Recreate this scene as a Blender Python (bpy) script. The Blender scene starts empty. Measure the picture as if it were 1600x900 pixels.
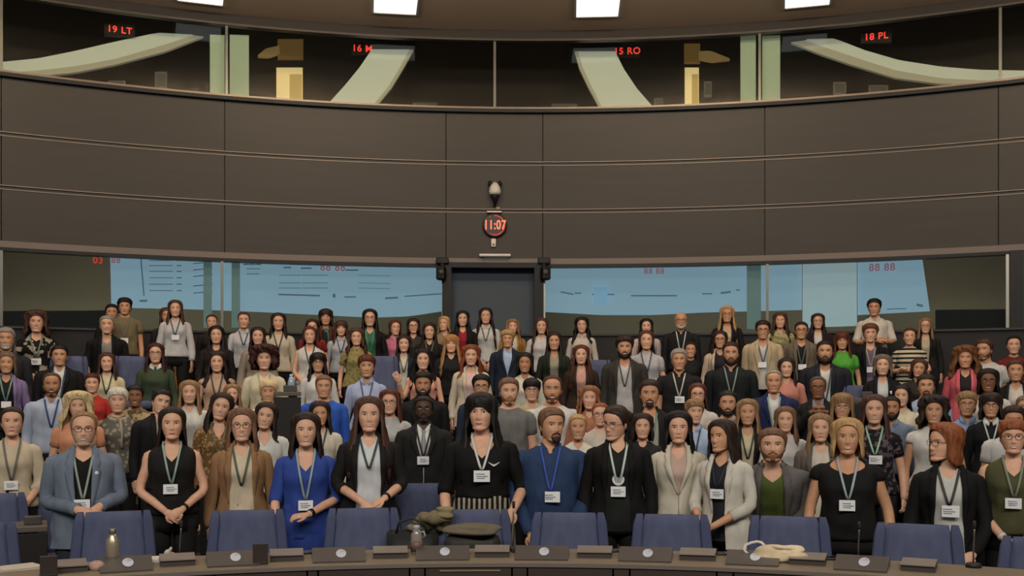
import bpy, bmesh, math, random
import numpy as np
from mathutils import Vector, Matrix, Euler
random.seed(7); np.random.seed(7)
S = bpy.context.scene
COL = S.collection
PI = math.pi

# ------------------------------------------------------------------ camera, world, light, exposure
EYE = 1.65; F = 1600.0; HZ = 620.0            # eye height, focal length in pixels, horizon row
OX = 0.40                                     # the room's arcs are centred here (x), y = 0
cam = bpy.data.cameras.new('camera'); camo = bpy.data.objects.new('camera', cam); COL.objects.link(camo)
camo.location = (0, 0, EYE); camo.rotation_euler = (PI/2, 0, 0)
cam.sensor_width = 36; cam.lens = 36*F/1600; cam.shift_y = (HZ-450)/1600; cam.clip_end = 200
S.camera = camo
w = bpy.data.worlds.new('world'); S.world = w; w.use_nodes = True
w.node_tree.nodes['Background'].inputs[0].default_value = (1.0, .95, .89, 1)
w.node_tree.nodes['Background'].inputs[1].default_value = .15
S.view_settings.view_transform = 'Standard'; S.view_settings.look = 'None'
S.view_settings.exposure = 0.0; S.view_settings.gamma = 1.0
try: S.view_settings.use_curve_mapping = False
except Exception: pass

def area(name, loc, target, sx, sy, power, col=(1, .96, .90), spread=PI):
    l = bpy.data.lights.new(name, 'AREA'); l.shape = 'RECTANGLE'; l.size = sx; l.size_y = sy
    l.energy = power; l.color = col; l.spread = spread
    o = bpy.data.objects.new(name, l); COL.objects.link(o); o.location = loc
    o.rotation_euler = (Vector(target)-Vector(loc)).to_track_quat('-Z', 'Y').to_euler()
    return o
for i, ax in enumerate((-6.0, -2.0, 2.0, 6.0)):            # ceiling luminaires over the presidium, shining at the seats
    area('front_ceiling_light', (ax*.8, -1.5, 7.2), (ax*1.15, 10.0, 1.2), 2.6, 1.4, 134, spread=2.3)
for i, ax in enumerate((-6.5, -2.2, 2.2, 6.5)):            # luminaires above the tiers
    area('tier_ceiling_light', (ax, 10.2-abs(ax)*.25, 7.38), (ax, 11.0-abs(ax)*.25, 0), 1.8, 1.2, 50, spread=2.4)

for i, ax in enumerate((-7.0, -2.4, 2.4, 7.0)):            # added unseen fill lights aimed up to brighten the ceiling
    area('added_ceiling_fill', (ax, 12.0-abs(ax)*.3, 6.75), (ax, 12.6-abs(ax)*.3, 9), 2.4, .5, 150, (1, .86, .68), PI)
for i, ax in enumerate((-7.2, -2.4, 2.4, 7.2)):            # added unseen fill lights that brighten the upper wall panels
    area('added_wall_fill', (ax*.8, 10.7-abs(ax)*.25, 7.45), (ax*1.12, 16.3-abs(ax)*.35, 6.6), 2.0, .2, 38, (1, .82, .56), 1.5)
# ------------------------------------------------------------------ materials
def lin(h):
    h = h.lstrip('#'); r = []
    for i in (0, 2, 4):
        c = int(h[i:i+2], 16)/255
        r.append(c/12.92 if c <= .04045 else ((c+.055)/1.055)**2.4)
    return tuple(r)+(1,)
MATS = {}
def mat(h, rough=.6, metal=0, emit=0, pat=None, h2=None, scale=1, spec=.3, sub=0, bump=0):
    k = (h, rough, metal, emit, pat, h2, scale, spec, bump)
    if k in MATS: return MATS[k]
    m = bpy.data.materials.new('material_'+h.strip('#')); m.use_nodes = True
    nt = m.node_tree; n = nt.nodes; b = n['Principled BSDF']
    b.inputs['Base Color'].default_value = lin(h); b.inputs['Roughness'].default_value = rough
    b.inputs['Metallic'].default_value = metal; b.inputs['Specular IOR Level'].default_value = spec
    if emit:
        b.inputs['Emission Color'].default_value = lin(h); b.inputs['Emission Strength'].default_value = emit
    def tc():
        return n.new('ShaderNodeTexCoord').outputs['Object']
    def mapping(sc):
        mp = n.new('ShaderNodeMapping'); mp.inputs['Scale'].default_value = sc
        nt.links.new(tc(), mp.inputs[0]); return mp.outputs[0]
    def mixcol(fac, a=None, c=None):
        mx = n.new('ShaderNodeMix'); mx.data_type = 'RGBA'
        mx.inputs[6].default_value = a or lin(h); mx.inputs[7].default_value = c or lin(h2 or h)
        nt.links.new(fac, mx.inputs[0]); nt.links.new(mx.outputs[2], b.inputs['Base Color']); return mx
    def ramp(src, p0, p1):
        r = n.new('ShaderNodeValToRGB'); r.color_ramp.elements[0].position = p0; r.color_ramp.elements[1].position = p1
        nt.links.new(src, r.inputs[0]); return r.outputs[0]
    if pat == 'strand' or pat == 'cloth' or pat == 'mottle' or pat == 'brushed':
        sc = {'strand': (90, 90, 8), 'cloth': (14, 14, 5), 'mottle': (scale, scale, scale), 'brushed': (scale*.25, scale*.25, scale*4)}[pat]
        nz = n.new('ShaderNodeTexNoise'); nz.inputs['Scale'].default_value = 1; nz.inputs['Detail'].default_value = 3
        nt.links.new(mapping(sc), nz.inputs['Vector'])
        L = lin(h)
        d = {'strand': (.55, 1.25), 'cloth': (.86, 1.12), 'mottle': (.93, 1.07), 'brushed': (.93, 1.07)}[pat]
        mixcol(ramp(nz.outputs[0], .3, .7), tuple(c*d[0] for c in L[:3])+(1,), tuple(min(1, c*d[1]) for c in L[:3])+(1,))
        if pat in ('strand', 'cloth'):
            bp = n.new('ShaderNodeBump'); bp.inputs['Strength'].default_value = .5 if pat == 'strand' else .35
            bp.inputs['Distance'].default_value = .006 if pat == 'strand' else .02
            nt.links.new(nz.outputs[0], bp.inputs['Height']); nt.links.new(bp.outputs[0], b.inputs['Normal'])
    elif pat in ('hstripe', 'vstripe', 'vline'):
        wv = n.new('ShaderNodeTexWave'); wv.wave_type = 'BANDS'
        wv.bands_direction = 'Z' if pat == 'hstripe' else 'X'
        wv.inputs['Scale'].default_value = scale; wv.inputs['Distortion'].default_value = 1.2 if pat == 'vstripe' else .3
        nt.links.new(tc(), wv.inputs['Vector'])
        mixcol(ramp(wv.outputs[1], .55, .62))
    elif pat in ('floral', 'leopard'):
        vo = n.new('ShaderNodeTexNoise' if pat == 'floral' else 'ShaderNodeTexVoronoi'); vo.inputs['Scale'].default_value = scale
        nt.links.new(tc(), vo.inputs['Vector'])
        mixcol(ramp(vo.outputs[0], .52, .56) if pat == 'floral' else ramp(vo.outputs[0], .38, .44))
    elif pat == 'check':
        ck = n.new('ShaderNodeTexChecker'); ck.inputs['Scale'].default_value = scale
        nt.links.new(tc(), ck.inputs['Vector']); mixcol(ck.outputs[1])
    MATS[k] = m; return m
def glass(h, fac):
    k = ('glass', h, fac)
    if k in MATS: return MATS[k]
    m = bpy.data.materials.new('window_glass'); m.use_nodes = True; nt = m.node_tree; nt.nodes.clear()
    o = nt.nodes.new('ShaderNodeOutputMaterial'); t = nt.nodes.new('ShaderNodeBsdfTransparent'); t.inputs[0].default_value = lin(h)
    g = nt.nodes.new('ShaderNodeBsdfGlossy'); g.inputs['Roughness'].default_value = .03
    mx = nt.nodes.new('ShaderNodeMixShader'); mx.inputs[0].default_value = fac
    nt.links.new(t.outputs[0], mx.inputs[1]); nt.links.new(g.outputs[0], mx.inputs[2]); nt.links.new(mx.outputs[0], o.inputs[0])
    MATS[k] = m; return m

# ------------------------------------------------------------------ mesh builder
class MB:
    def __init__(self): self.v = []; self.f = []; self.m = []; self.n = 0
    def add(self, verts, faces, mi=0):
        verts = np.asarray(verts, float).reshape(-1, 3); o = self.n
        self.v.append(verts); self.n += len(verts)
        self.f += [tuple(i+o for i in f) for f in faces]; self.m += [mi]*len(faces); return self
    def grid(self, G, closed=False, mi=0, cap0=False, cap1=False):
        G = np.asarray(G, float); r, c = G.shape[:2]; fs = []
        cc = c if closed else c-1
        for i in range(r-1):
            a = i*c; b = a+c
            for j in range(cc):
                k = (j+1) % c
                fs.append((a+j, a+k, b+k, b+j))
        if cap0: fs.append(tuple(range(c-1, -1, -1)))
        if cap1: fs.append(tuple(range((r-1)*c, r*c)))
        return self.add(G.reshape(-1, 3), fs, mi)
    def tube(self, P, R, n=8, mi=0, flat=1.0, up=(0, 0, 1), caps=True):
        P = np.asarray(P, float); m = len(P); R = np.broadcast_to(np.asarray(R, float), (m,))
        T = np.gradient(P, axis=0); T /= np.linalg.norm(T, axis=1)[:, None]+1e-9
        u = np.array(up, float); rings = []
        prev = None
        for i in range(m):
            a = u if prev is None else prev
            a = a-T[i]*a.dot(T[i])
            if np.linalg.norm(a) < 1e-3: a = np.array((1., .2, .1)); a = a-T[i]*a.dot(T[i])
            a /= np.linalg.norm(a); prev = a; b = np.cross(T[i], a)
            th = np.arange(n)*2*PI/n
            rings.append(P[i]+R[i]*(np.cos(th)[:, None]*a+flat*np.sin(th)[:, None]*b))
        return self.grid(rings, True, mi, caps, caps)
    def ell(self, c, r, nu=12, nv=8, mi=0, rot=None):
        th = np.arange(nu)*2*PI/nu; G = []
        for k in range(nv+1):
            p = -PI/2+PI*k/nv; cp = max(math.cos(p), .02)
            G.append(np.stack([cp*np.cos(th)*r[0], cp*np.sin(th)*r[1], np.full(nu, math.sin(p)*r[2])], 1))
        G = np.array(G)
        if rot is not None: G = G@np.array(Euler(rot).to_matrix()).T
        return self.grid(G+np.array(c), True, mi, True, True)
    def box(self, c, s, bev=0, rz=0, mi=0, tilt=0):
        bm = bmesh.new(); bmesh.ops.create_cube(bm, size=1)
        for q in bm.verts: q.co = (q.co.x*s[0], q.co.y*s[1], q.co.z*s[2])
        if bev: bmesh.ops.bevel(bm, geom=bm.edges[:], offset=bev, segments=2, profile=.5, affect='EDGES')
        M = Matrix.Translation(c)@Matrix.Rotation(rz, 4, 'Z')@Matrix.Rotation(tilt, 4, 'X')
        bm.verts.index_update()
        self.add([tuple(M@q.co) for q in bm.verts], [tuple(q.index for q in f.verts) for f in bm.faces], mi); bm.free(); return self
    def build(self, name, mats, parent=None, smooth=True, solid=0, loc=None):
        me = bpy.data.meshes.new(name)
        V = np.concatenate(self.v) if self.v else np.zeros((0, 3))
        if loc is not None: V = V-np.array(loc)
        me.from_pydata(V.tolist(), [], self.f)
        if not isinstance(mats, (list, tuple)): mats = [mats]
        for m in mats: me.materials.append(m)
        me.polygons.foreach_set('material_index', self.m)
        me.polygons.foreach_set('use_smooth', [smooth]*len(me.polygons))
        me.update()
        o = bpy.data.objects.new(name, me); COL.objects.link(o)
        if loc is not None: o.location = loc
        if parent: o.parent = parent
        if solid:
            md = o.modifiers.new('thickness', 'SOLIDIFY'); md.thickness = solid; md.offset = -1
        return o
def tag(o, label=None, cat=None, group=None, kind=None):
    for k, v in (('label', label), ('category', cat), ('group', group), ('kind', kind)):
        if v: o[k] = v
    return o
def empty(name, loc=(0, 0, 0), rz=0):
    o = bpy.data.objects.new(name, None); COL.objects.link(o); o.location = loc; o.rotation_euler = (0, 0, rz)
    o.empty_display_size = .2; return o
def hit(px, R):                                   # ground point where the column px of the picture meets the arc of radius R
    u = (px-800)/F
    a = u*u+1; b = -2*u*OX; c = OX*OX-R*R
    t = (-b+math.sqrt(b*b-4*a*c))/(2*a)
    return u*t, t
def zat(py, d): return EYE+(HZ-py)*d/F
def wp(px, py, R):
    x, y = hit(px, R); return np.array((x, y, zat(py, y)))
def angof(px, R):
    x, y = hit(px, R); return math.atan2(x-OX, y)
def pol(R, a, z=0.): return np.array((OX+R*math.sin(a), R*math.cos(a), z))
def arc_box(mb, r0, r1, z0, z1, a0, a1, n=40, mi=0):
    G = []
    for k in range(n+1):
        a = a0+(a1-a0)*k/n
        G.append([pol(r0, a, z0), pol(r0, a, z1), pol(r1, a, z1), pol(r1, a, z0)])
    return mb.grid(G, True, mi, True, True)
def smooth_table(tab, n):
    tab = np.array(tab, float); z = np.linspace(tab[0, 0], tab[-1, 0], n)
    cols = [z]
    for k in range(1, tab.shape[1]):
        x = tab[:, 0]; y = tab[:, k]
        d = np.gradient(y, x); i = np.clip(np.searchsorted(x, z)-1, 0, len(x)-2)
        h = x[i+1]-x[i]; t = (z-x[i])/h
        cols.append((2*t**3-3*t**2+1)*y[i]+(t**3-2*t**2+t)*h*d[i]+(-2*t**3+3*t**2)*y[i+1]+(t**3-t**2)*h*d[i+1])
    return np.stack(cols, 1)
# ------------------------------------------------------------------ the room
AW = math.radians(52)
RW = 16.5
yz = lambda py: EYE+(HZ-py)*(RW/F)               # height on the wall for a row of the picture at its farthest point
Z_GT, Z_GB, Z_J1, Z_J2, Z_PB = yz(50), yz(178), yz(256), yz(330), yz(413)
M_panel = mat('#3a332c', .5, pat='brushed', scale=3, spec=.3)
M_trim = mat('#7d7065', .45, .3)
M_black = mat('#15120f', .5); M_dark = mat('#241f1b', .6)
mb = MB()
for z0, z1 in ((Z_PB, Z_J2-.03), (Z_J2+.03, Z_J1-.03), (Z_J1+.03, Z_GB)):
    cuts = [-AW]+[angof(p, RW) for p in (-180, 2, 351, 697, 848, 1195, 1560, 1760)]+[AW]
    for a0, a1 in zip(cuts[:-1], cuts[1:]):
        arc_box(mb, RW, RW+.12, z0, z1, a0+.0004, a1-.0004, 14)
arc_box(mb, RW+.10, RW+.14, Z_PB, Z_GB, -AW, AW, 70, 1)
mb.build('wall_back', [M_panel, M_black], smooth=False)['kind'] = 'structure'
for k, z in enumerate((Z_J1, Z_J2)):
    t = MB(); arc_box(t, RW-.012, RW+.10, z-.034, z-.022, -AW, AW, 80); arc_box(t, RW-.012, RW+.10, z+.022, z+.034, -AW, AW, 80)
    arc_box(t, RW+.02, RW+.11, z-.022, z+.022, -AW, AW, 80, 1)
    t.build('trim_%d' % (k+1), [M_trim, M_panel], smooth=False)['kind'] = 'structure'
t = MB(); arc_box(t, RW-.02, RW+.14, Z_PB, Z_PB+.09, -AW, AW, 80); arc_box(t, RW-.02, RW+.14, Z_PB-.05, Z_PB, -AW, AW, 80, 1)
t.build('trim_3', [mat('#6b5f56', .45, .2), M_black], smooth=False)['kind'] = 'structure'
t = MB(); arc_box(t, RW-.10, RW+.3, Z_GB+.0, Z_GB+.055, -AW, AW, 80); arc_box(t, RW-.04, RW+.2, Z_GB+.055, Z_GB+.10, -AW, AW, 80, 1)
t.build('trim_4', [mat('#0c0a09', .5), mat('#6a5c50', .35, .5)], smooth=False)['kind'] = 'structure'
# ceiling with its edge, soffit over the booths
ZC = yz(50)
c = MB(); arc_box(c, .05, RW-.06, ZC, ZC+.25, -AW*1.5, AW*1.5, 90)
c.build('ceiling', mat('#c4ad97', .8), smooth=False)['kind'] = 'structure'
t = MB(); arc_box(t, RW-.06, RW+.14, ZC+.02, ZC+.25, -AW, AW, 70); arc_box(t, RW+.10, RW+2.6, ZC+.95, ZC+1.1, -AW, AW, 70); arc_box(t, RW-.05, RW+.12, yz(63), ZC+.02, -AW, AW, 70)
arc_box(t, RW-.07, RW+.05, yz(66), yz(63), -AW, AW, 70, 1)
t.build('trim_5', [mat('#2a221c', .6), mat('#4d443d', .4, .3)], smooth=False)['kind'] = 'structure'
# booth interior (upper) and the gallery behind the lower windows
t = MB(); arc_box(t, RW+2.2, RW+2.35, Z_GB-.4, ZC+1.0, -AW, AW, 60); arc_box(t, RW+.14, RW+2.3, Z_GB-.35, Z_GB-.15, -AW, AW, 60)
t.build('wall_booth', mat('#2e2823', .8), smooth=False)['kind'] = 'structure'
t = MB(); arc_box(t, RW+2.2, RW+2.35, .6, Z_PB+.5, -AW, AW, 60); arc_box(t, RW+.14, RW+2.3, Z_PB+.42, Z_PB+.5, -AW, AW, 60)
t.build('wall_gallery', mat('#8d7f69', .8), smooth=False)['kind'] = 'structure'
t = MB(); arc_box(t, RW-.05, RW+.15, .6, yz(522), -AW, angof(697, RW), 50); arc_box(t, RW-.05, RW+.15, .6, yz(522), angof(846, RW), AW, 50)
t.build('wall_sill', mat('#2a2622', .6), smooth=False)['kind'] = 'structure'

# windows: one per bay, each with frame and pane
G_up = glass('#f4f6f2', .02); G_lo = glass('#dfe6e6', .035)
def window(n, a0, a1, z0, z1, M, px_post):
    f = MB()
    for a in (a0, a1): arc_box(f, RW-.03, RW+.05, z0, z1, a-.0012, a+.0012, 2)
    o = f.build('window_%d' % n, mat('#8d8a80', .35, .6), smooth=False); o['kind'] = 'structure'
    p = MB(); arc_box(p, RW+.005, RW+.02, z0, z1, a0+.0012, a1-.0012, 16); p.build('pane', M, o, smooth=False)
n = 0
ups = [-AW]+[angof(p, RW) for p in (2, 354, 773, 1187, 1563)]+[AW]
for a0, a1 in zip(ups[:-1], ups[1:]):
    n += 1; window(n, a0, a1, Z_GB+.1, yz(66), G_up, 0)
for a0, a1 in ((-AW, angof(2, RW)), (angof(2, RW), angof(347, RW)), (angof(347, RW), angof(692, RW)), (angof(850, RW), angof(1199, RW)), (angof(1199, RW), angof(1574, RW)), (angof(1600, RW), AW)):
    n += 1; window(n, a0, a1, yz(522), Z_PB-.05, G_lo, 0)
t = MB(); arc_box(t, RW-.06, RW+.2, yz(522), Z_PB, angof(1578, RW), angof(1600, RW), 6)
t.build('trim_6', mat('#1c1b1a', .5), smooth=False)['kind'] = 'structure'

# doorway in the middle, closed by a grey shutter
ax0, ax1 = angof(694, RW), angof(846, RW)
d = MB(); arc_box(d, RW+.25, RW+.30, 1.0, yz(416), ax0, ax1, 14)
do = d.build('door_1', mat('#454e57', .6), smooth=False); do['kind'] = 'structure'
f = MB(); arc_box(f, RW-.06, RW+.32, 1.0, yz(413), ax0-.002, ax0+.007, 4); arc_box(f, RW-.06, RW+.32, 1.0, yz(413), ax1-.007, ax1+.002, 4)
arc_box(f, RW-.06, RW+.32, yz(419), yz(411), ax0-.002, ax1+.002, 14)
f.build('door_frame', M_black, do, smooth=False)

# floor: flat well and the stepped tiers
TIERS = [(0, 8.35, 0.0), (8.35, 9.3, .06), (9.3, 10.3, .17), (10.3, 11.3, .34), (11.3, 12.3, .55), (12.3, 13.3, .80), (13.3, 20, 1.10)]
fl = MB()
for r0, r1, z in TIERS: arc_box(fl, max(r0, .05), r1 if r1 < 15 else RW+2.3, -.2, z, -AW*1.5, AW*1.5, 60)
fl.build('floor', mat('#2b2724', .9, pat='mottle', scale=30), smooth=False)['kind'] = 'structure'
def floor_z(r):
    for r0, r1, z in TIERS:
        if r < r1: return z
    return 1.1
# the low dark wall behind the last row
t = MB(); arc_box(t, 15.3, 15.42, 1.1, zat(525, 15.3), -AW, AW, 60); arc_box(t, 15.26, 15.46, zat(525, 15.3), zat(522, 15.3), -AW, AW, 60, 1)
t.build('wall_rear_rail', [mat('#24211f', .6), mat('#3a3531', .5)], smooth=False)['kind'] = 'structure'

# ceiling lights
def ceiling_light(px, R, label):
    a = angof(px, R); p = pol(R, a, ZC)
    o = empty('ceiling_light', p, -a)
    f = MB(); s = .33
    for sx, sy, cx, cy in ((.70, .03, 0, .405), (.70, .03, 0, -.405), (.03, .80, s+.005, 0), (.03, .80, -s-.005, 0)):
        f.box((cx, cy, -.012), (sx, sy, .03), .003)
    f.build('frame', mat('#b9b4aa', .5), o, smooth=False)
    d = MB(); d.box((0, 0, -.006), (.64, .80, .02), .003); d.build('diffuser', mat('#e8eef2', .5, emit=1.15), o, smooth=False)
    tag(o, label, 'ceiling light', 'square ceiling lights')
ceiling_light(314, 15.66, 'square white ceiling light farthest left along the ceiling edge')
ceiling_light(618, 15.42, 'square white ceiling light above the booth window left of the centre')
ceiling_light(934, 15.42, 'square white ceiling light above the booth window right of the centre')
ceiling_light(1262, 15.5, 'square white ceiling light farthest right along the ceiling edge')

# flat shapes traced on an arc of radius R, given real thickness
def slab(name, top, bot, R, th, m, parent=None, n=30):
    """top / bot: polylines [(px,py)...] running left to right (or paired by parameter)"""
    def res(pl):
        pl = np.array(pl, float); s = np.r_[0, np.cumsum(np.linalg.norm(np.diff(pl, axis=0), axis=1))]; s /= s[-1]
        q = np.linspace(0, 1, n); return np.stack([np.interp(q, s, pl[:, 0]), np.interp(q, s, pl[:, 1])], 1)
    A, B = res(top), res(bot); G = []
    for a, b in zip(A, B):
        pa, pb = wp(a[0], a[1], R), wp(b[0], b[1], R); pa2, pb2 = pa.copy(), pb.copy()
        for p in (pa2, pb2):
            v = np.array((p[0]-OX, p[1])); v = v/np.linalg.norm(v)*th; p[0] += v[0]; p[1] += v[1]
        G.append([pa, pb, pb2, pa2])
    mb = MB(); mb.grid(G, True, 0, True, True)
    return mb.build(name, m, parent, smooth=False)
M_reflection = mat('#b9bbab', .5, emit=.36); M_reflection_rim = mat('#a39b86', .5, emit=.30)
RS = RW+.75
def swoosh(label, upper, mid, lower):  # glowing slabs in place of ceiling ring lights reflected in the booth glass
    o = slab('reflection_slab', upper, mid, RS, .08, M_reflection)
    r = slab('reflection_rim', mid, lower, RS-.02, .1, M_reflection_rim, o)
    tag(o, label, 'ceiling light', 'white lamp reflections in the booth glass')
swoosh('long curved white lamp reflection in the far left booth window', [(-60, 101), (0, 97), (60, 91), (120, 79), (180, 65), (246, 51), (300, 54)], [(-60, 117), (0, 114), (60, 110), (120, 103), (180, 92), (250, 72), (303, 55)], [(-60, 122), (0, 120), (60, 119), (120, 113), (180, 101), (260, 80), (318, 57)])
swoosh('slanted white lamp reflection in the booth window under the display cut off by it', [(581, 77), (562, 105), (540, 132), (511, 164)], [(640, 77), (625, 105), (607, 135), (582, 165)], [(646, 78), (630, 107), (612, 137), (588, 166)])
swoosh('slanted white lamp reflection in the booth window right of the centre post', [(961, 80), (975, 108), (995, 138), (1022, 169)], [(903, 80), (910, 104), (925, 136), (942, 170)], [(898, 80), (905, 106), (920, 138), (938, 171)])
swoosh('long curved white lamp reflection in the far right booth window', [(1262, 61), (1304, 60), (1350, 78), (1405, 94), (1470, 104), (1530, 109), (1640, 111)], [(1258, 63), (1290, 74), (1340, 91), (1400, 110), (1470, 122), (1540, 126), (1640, 121)], [(1236, 66), (1280, 84), (1330, 101), (1400, 122), (1470, 131), (1540, 133), (1640, 127)])
# booth fittings: pale green panels, lit doorways, golden lamps, small fittings
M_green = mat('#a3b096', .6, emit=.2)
for a, b, lab in ((328, 351, 'pale green booth panel left of the left window post'), (359, 389, 'pale green booth panel right of the left window post'), (1157, 1181, 'pale green booth panel left of the right window post'), (1191, 1219, 'pale green booth panel right of the right window post')):
    top = [(a, 54), (b, 55)] if a < 800 else [(a, 56), (b, 55)]
    o = slab('partition_or_reflection', top, [(a, 160), (b, 160)], RW+.35, .05, M_green, n=4); tag(o, lab, 'partition', 'pale green booth panels')
for a, b, lab in ((432, 473, 'warmly lit doorway inside the left booth'), (1070, 1092, 'narrow warmly lit doorway inside the right booth')):
    o = slab('lit_doorway', [(a, 105), (b, 105)], [(a, 166), (b, 166)], RW+2.05, .1, mat('#dcbf86', .6, emit=.8), n=4); tag(o, lab, 'doorway')
    slab('door_leaf', [(a+(b-a)*.5, 116), (b-1, 116)], [(a+(b-a)*.5, 166), (b-1, 166)], RW+2.03, .02, mat('#b99a5e', .6, emit=.6), o, n=3)
    slab('lintel', [(a-2, 94), (b+2, 94)], [(a-2, 105), (b+2, 105)], RW+2.03, .08, mat('#1c1612', .6), o, n=3)
def pendant(pts_t, pts_b, wing_t, wing_b, label):
    o = slab('booth_lamp', pts_t, pts_b, RW+1.9, .12, mat('#8d6c3a', .5, emit=.28), n=4)
    slab('lamp_wing', wing_t, wing_b, RW+1.85, .1, mat('#b08f58', .5, emit=.30), o, n=8)
    tag(o, label, 'lamp', 'golden booth lamps')
pendant([(434, 61), (474, 61)], [(434, 91), (474, 91)], [(403, 86), (415, 76), (436, 71)], [(403, 88), (420, 89), (437, 83)], 'golden lamp over the lit doorway in the left booth')
pendant([(1069, 68), (1094, 68)], [(1069, 97), (1094, 97)], [(1092, 80), (1110, 79), (1140, 91)], [(1092, 92), (1112, 96), (1140, 93)], 'golden lamp over the narrow lit doorway in the right booth')
def small(name, a, y0, b, y1, R, h, lab, cat, emit=0):
    o = slab(name, [(a, y0), (b, y0)], [(a, y1), (b, y1)], R, .05, mat(h, .6, emit=emit), n=4)
    s = slab('front_panel', [(a+(b-a)*.12, y0+(y1-y0)*.12), (b-(b-a)*.12, y0+(y1-y0)*.12)], [(a+(b-a)*.12, y1-(y1-y0)*.2), (b-(b-a)*.12, y1-(y1-y0)*.2)], R-.012, .02, mat('#45423f', .5), o, n=3)
    return tag(o, lab, cat)
small('booth_monitor', 169, 126, 196, 140, RW+.4, '#6b6862', 'small grey monitor on the far left booth counter', 'monitor')
small('booth_speaker', 242, 112, 261, 140, RW+.4, '#5f5c57', 'upright grey speaker box on the left booth counter', 'speaker')
small('booth_monitor', 1022, 153, 1036, 170, RW+.4, '#55524e', 'small dark monitor at the foot of the right slanted reflection', 'monitor')
small('booth_speaker', 1100, 127, 1112, 152, RW+.9, '#5e625f', 'upright grey speaker box beside the narrow lit doorway', 'speaker')
small('booth_monitor', 1302, 128, 1322, 149, RW+.4, '#605d58', 'small grey monitor left on the far right booth counter', 'monitor')
small('booth_monitor', 1357, 133, 1388, 149, RW+.4, '#57544f', 'wide grey monitor right on the far right booth counter', 'monitor')
small('paper_stack', 645, 160, 683, 166, RW+.4, '#4f4a44', 'flat papers on the booth counter right of the slanted reflection', 'papers')
small('paper_stack', 862, 162, 902, 167, RW+.4, '#4f4a44', 'flat papers on the booth counter left of the slanted reflection', 'papers')

# lettering
def text(s, px, py, h_px, R, m, parent=None, name='lettering', sq=1.0, w=None):
    cu = bpy.data.curves.new(name, 'FONT'); cu.body = s; cu.align_x = 'CENTER'; cu.align_y = 'CENTER'; cu.extrude = .004
    x, y = hit(px, R); size = h_px/F*y/.7; cu.size = size; cu.space_character = 1.1; cu.offset = size*.018
    tmp = bpy.data.objects.new('t', cu); COL.objects.link(tmp); bpy.context.view_layer.update()
    me = bpy.data.meshes.new_from_object(tmp.evaluated_get(bpy.context.evaluated_depsgraph_get()))
    bpy.data.objects.remove(tmp); bpy.data.curves.remove(cu)
    me.materials.clear(); me.materials.append(m)
    o = bpy.data.objects.new(name, me); COL.objects.link(o)
    a = angof(px, R)
    o.location = (x, y, zat(py, y)); o.rotation_euler = (PI/2, 0, -a)
    if sq != 1: o.scale = (sq, 1, 1)
    if parent:
        o.parent = parent; o.matrix_parent_inverse = parent.matrix_world.inverted()
    return o
M_led = mat('#ff4a3c', .5, emit=.85); M_pink = mat('#c5848f', .5, emit=.5)
def led(s, px, py, h, wpx, R, label, m=M_led, back='#160c0a'):
    o = slab('led_display', [(px-wpx/2, py-h), (px+wpx/2, py-h)], [(px-wpx/2, py+h), (px+wpx/2, py+h)], R+.02, .05, mat(back, .6), n=4)
    text(s, px, py, h, R, m, o); tag(o, label, 'display', 'red booth number displays')
led('19 LT', 187, 47, 10, 48, RW+.6, 'red number display reading 19 LT in the far left booth')
led('16 M', 566, 76, 10, 34, RW+.8, 'red number display partly covered by the left slanted reflection')
led('15 RO', 980, 80, 10, 40, RW+.8, 'red number display ending in RO beside the right slanted reflection')
led('18 PL', 1369, 57, 10, 48, RW+.6, 'red number display reading 18 PL in the far right booth')

# lower windows: reflection of a blue screen, built as glowing slabs behind the glass
M_scr_reflection = mat('#7e95a4', .6, emit=1.28)
RSC = RW+.6
def screen(top, bot, label, R=RSC, m=M_scr_reflection):
    o = slab('screen_reflection', top, bot, R, .05, m, n=28); tag(o, label, 'screen', 'blue screen reflections'); return o
s1 = screen([(172, 392), (420, 398), (692, 406)], [(174, 480), (300, 483), (400, 487), (500, 492), (580, 496), (640, 494), (692, 486)], 'wide blue screen reflection with chart lines left of the doorway')
s2 = screen([(850, 406), (1100, 404), (1253, 400)], [(850, 487), (940, 492), (1020, 492), (1100, 488), (1253, 484)], 'wide blue screen reflection right of the doorway')
s3 = screen([(1340, 398), (1440, 396)], [(1340, 492), (1453, 486)], 'narrow blue screen reflection at the right with a slanting edge')
s4 = slab('white_screen', [(1254, 400), (1339, 398)], [(1254, 512), (1339, 509)], RSC-.05, .05, mat('#a3b2b6', .6, emit=.95), n=8)
tag(s4, 'tall white screen panel between two blue screen reflections', 'screen')
def marks(parent, items, name='chart_lines'):
    mb = MB()
    for (x0, y0, x1, y1, th) in items:
        n = max(2, int(abs(x1-x0)/12)+2); G = []
        for k in range(n):
            q = k/(n-1); x = x0+(x1-x0)*q; y = y0+(y1-y0)*q; dx, dy = (0, th/2) if abs(x1-x0) > abs(y1-y0) else (th/2, 0)
            G.append([wp(x-dx, y-dy, RSC-.004), wp(x+dx, y+dy, RSC-.004)])
        mb.grid(G)
    return mb
rnd = random.Random(3)
L = []; Lg = []; Ll = []
L += [(220, 402, 225, 462, 2.0), (218, 470, 230, 470, 3)]
for y in (407, 415, 424, 434, 444, 454): L.append((233, y, 270, y, 1.2)); L.append((276, y, 284, y, 1.6))
for y in (410, 420, 430, 445, 456): L.append((302, y+2, 332, y-1, 1.6))
for y in (412, 420, 428): Lg.append((385, y, 402+rnd.random()*8, y, 2.2))
for y in (430, 442, 450): Lg.append((436, y, 470, y, 1.6)); Lg.append((472, y, 512, y, 1.6)); Lg.append((560, y, 610, y+1, 1.3))
for x0, x1, y in ((443, 455, 418), (470, 487, 419), (540, 560, 422), (585, 600, 416), (602, 632, 416), (380, 408, 413), (348, 362, 409)): L.append((x0, y, x1, y, 2.2))
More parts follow.
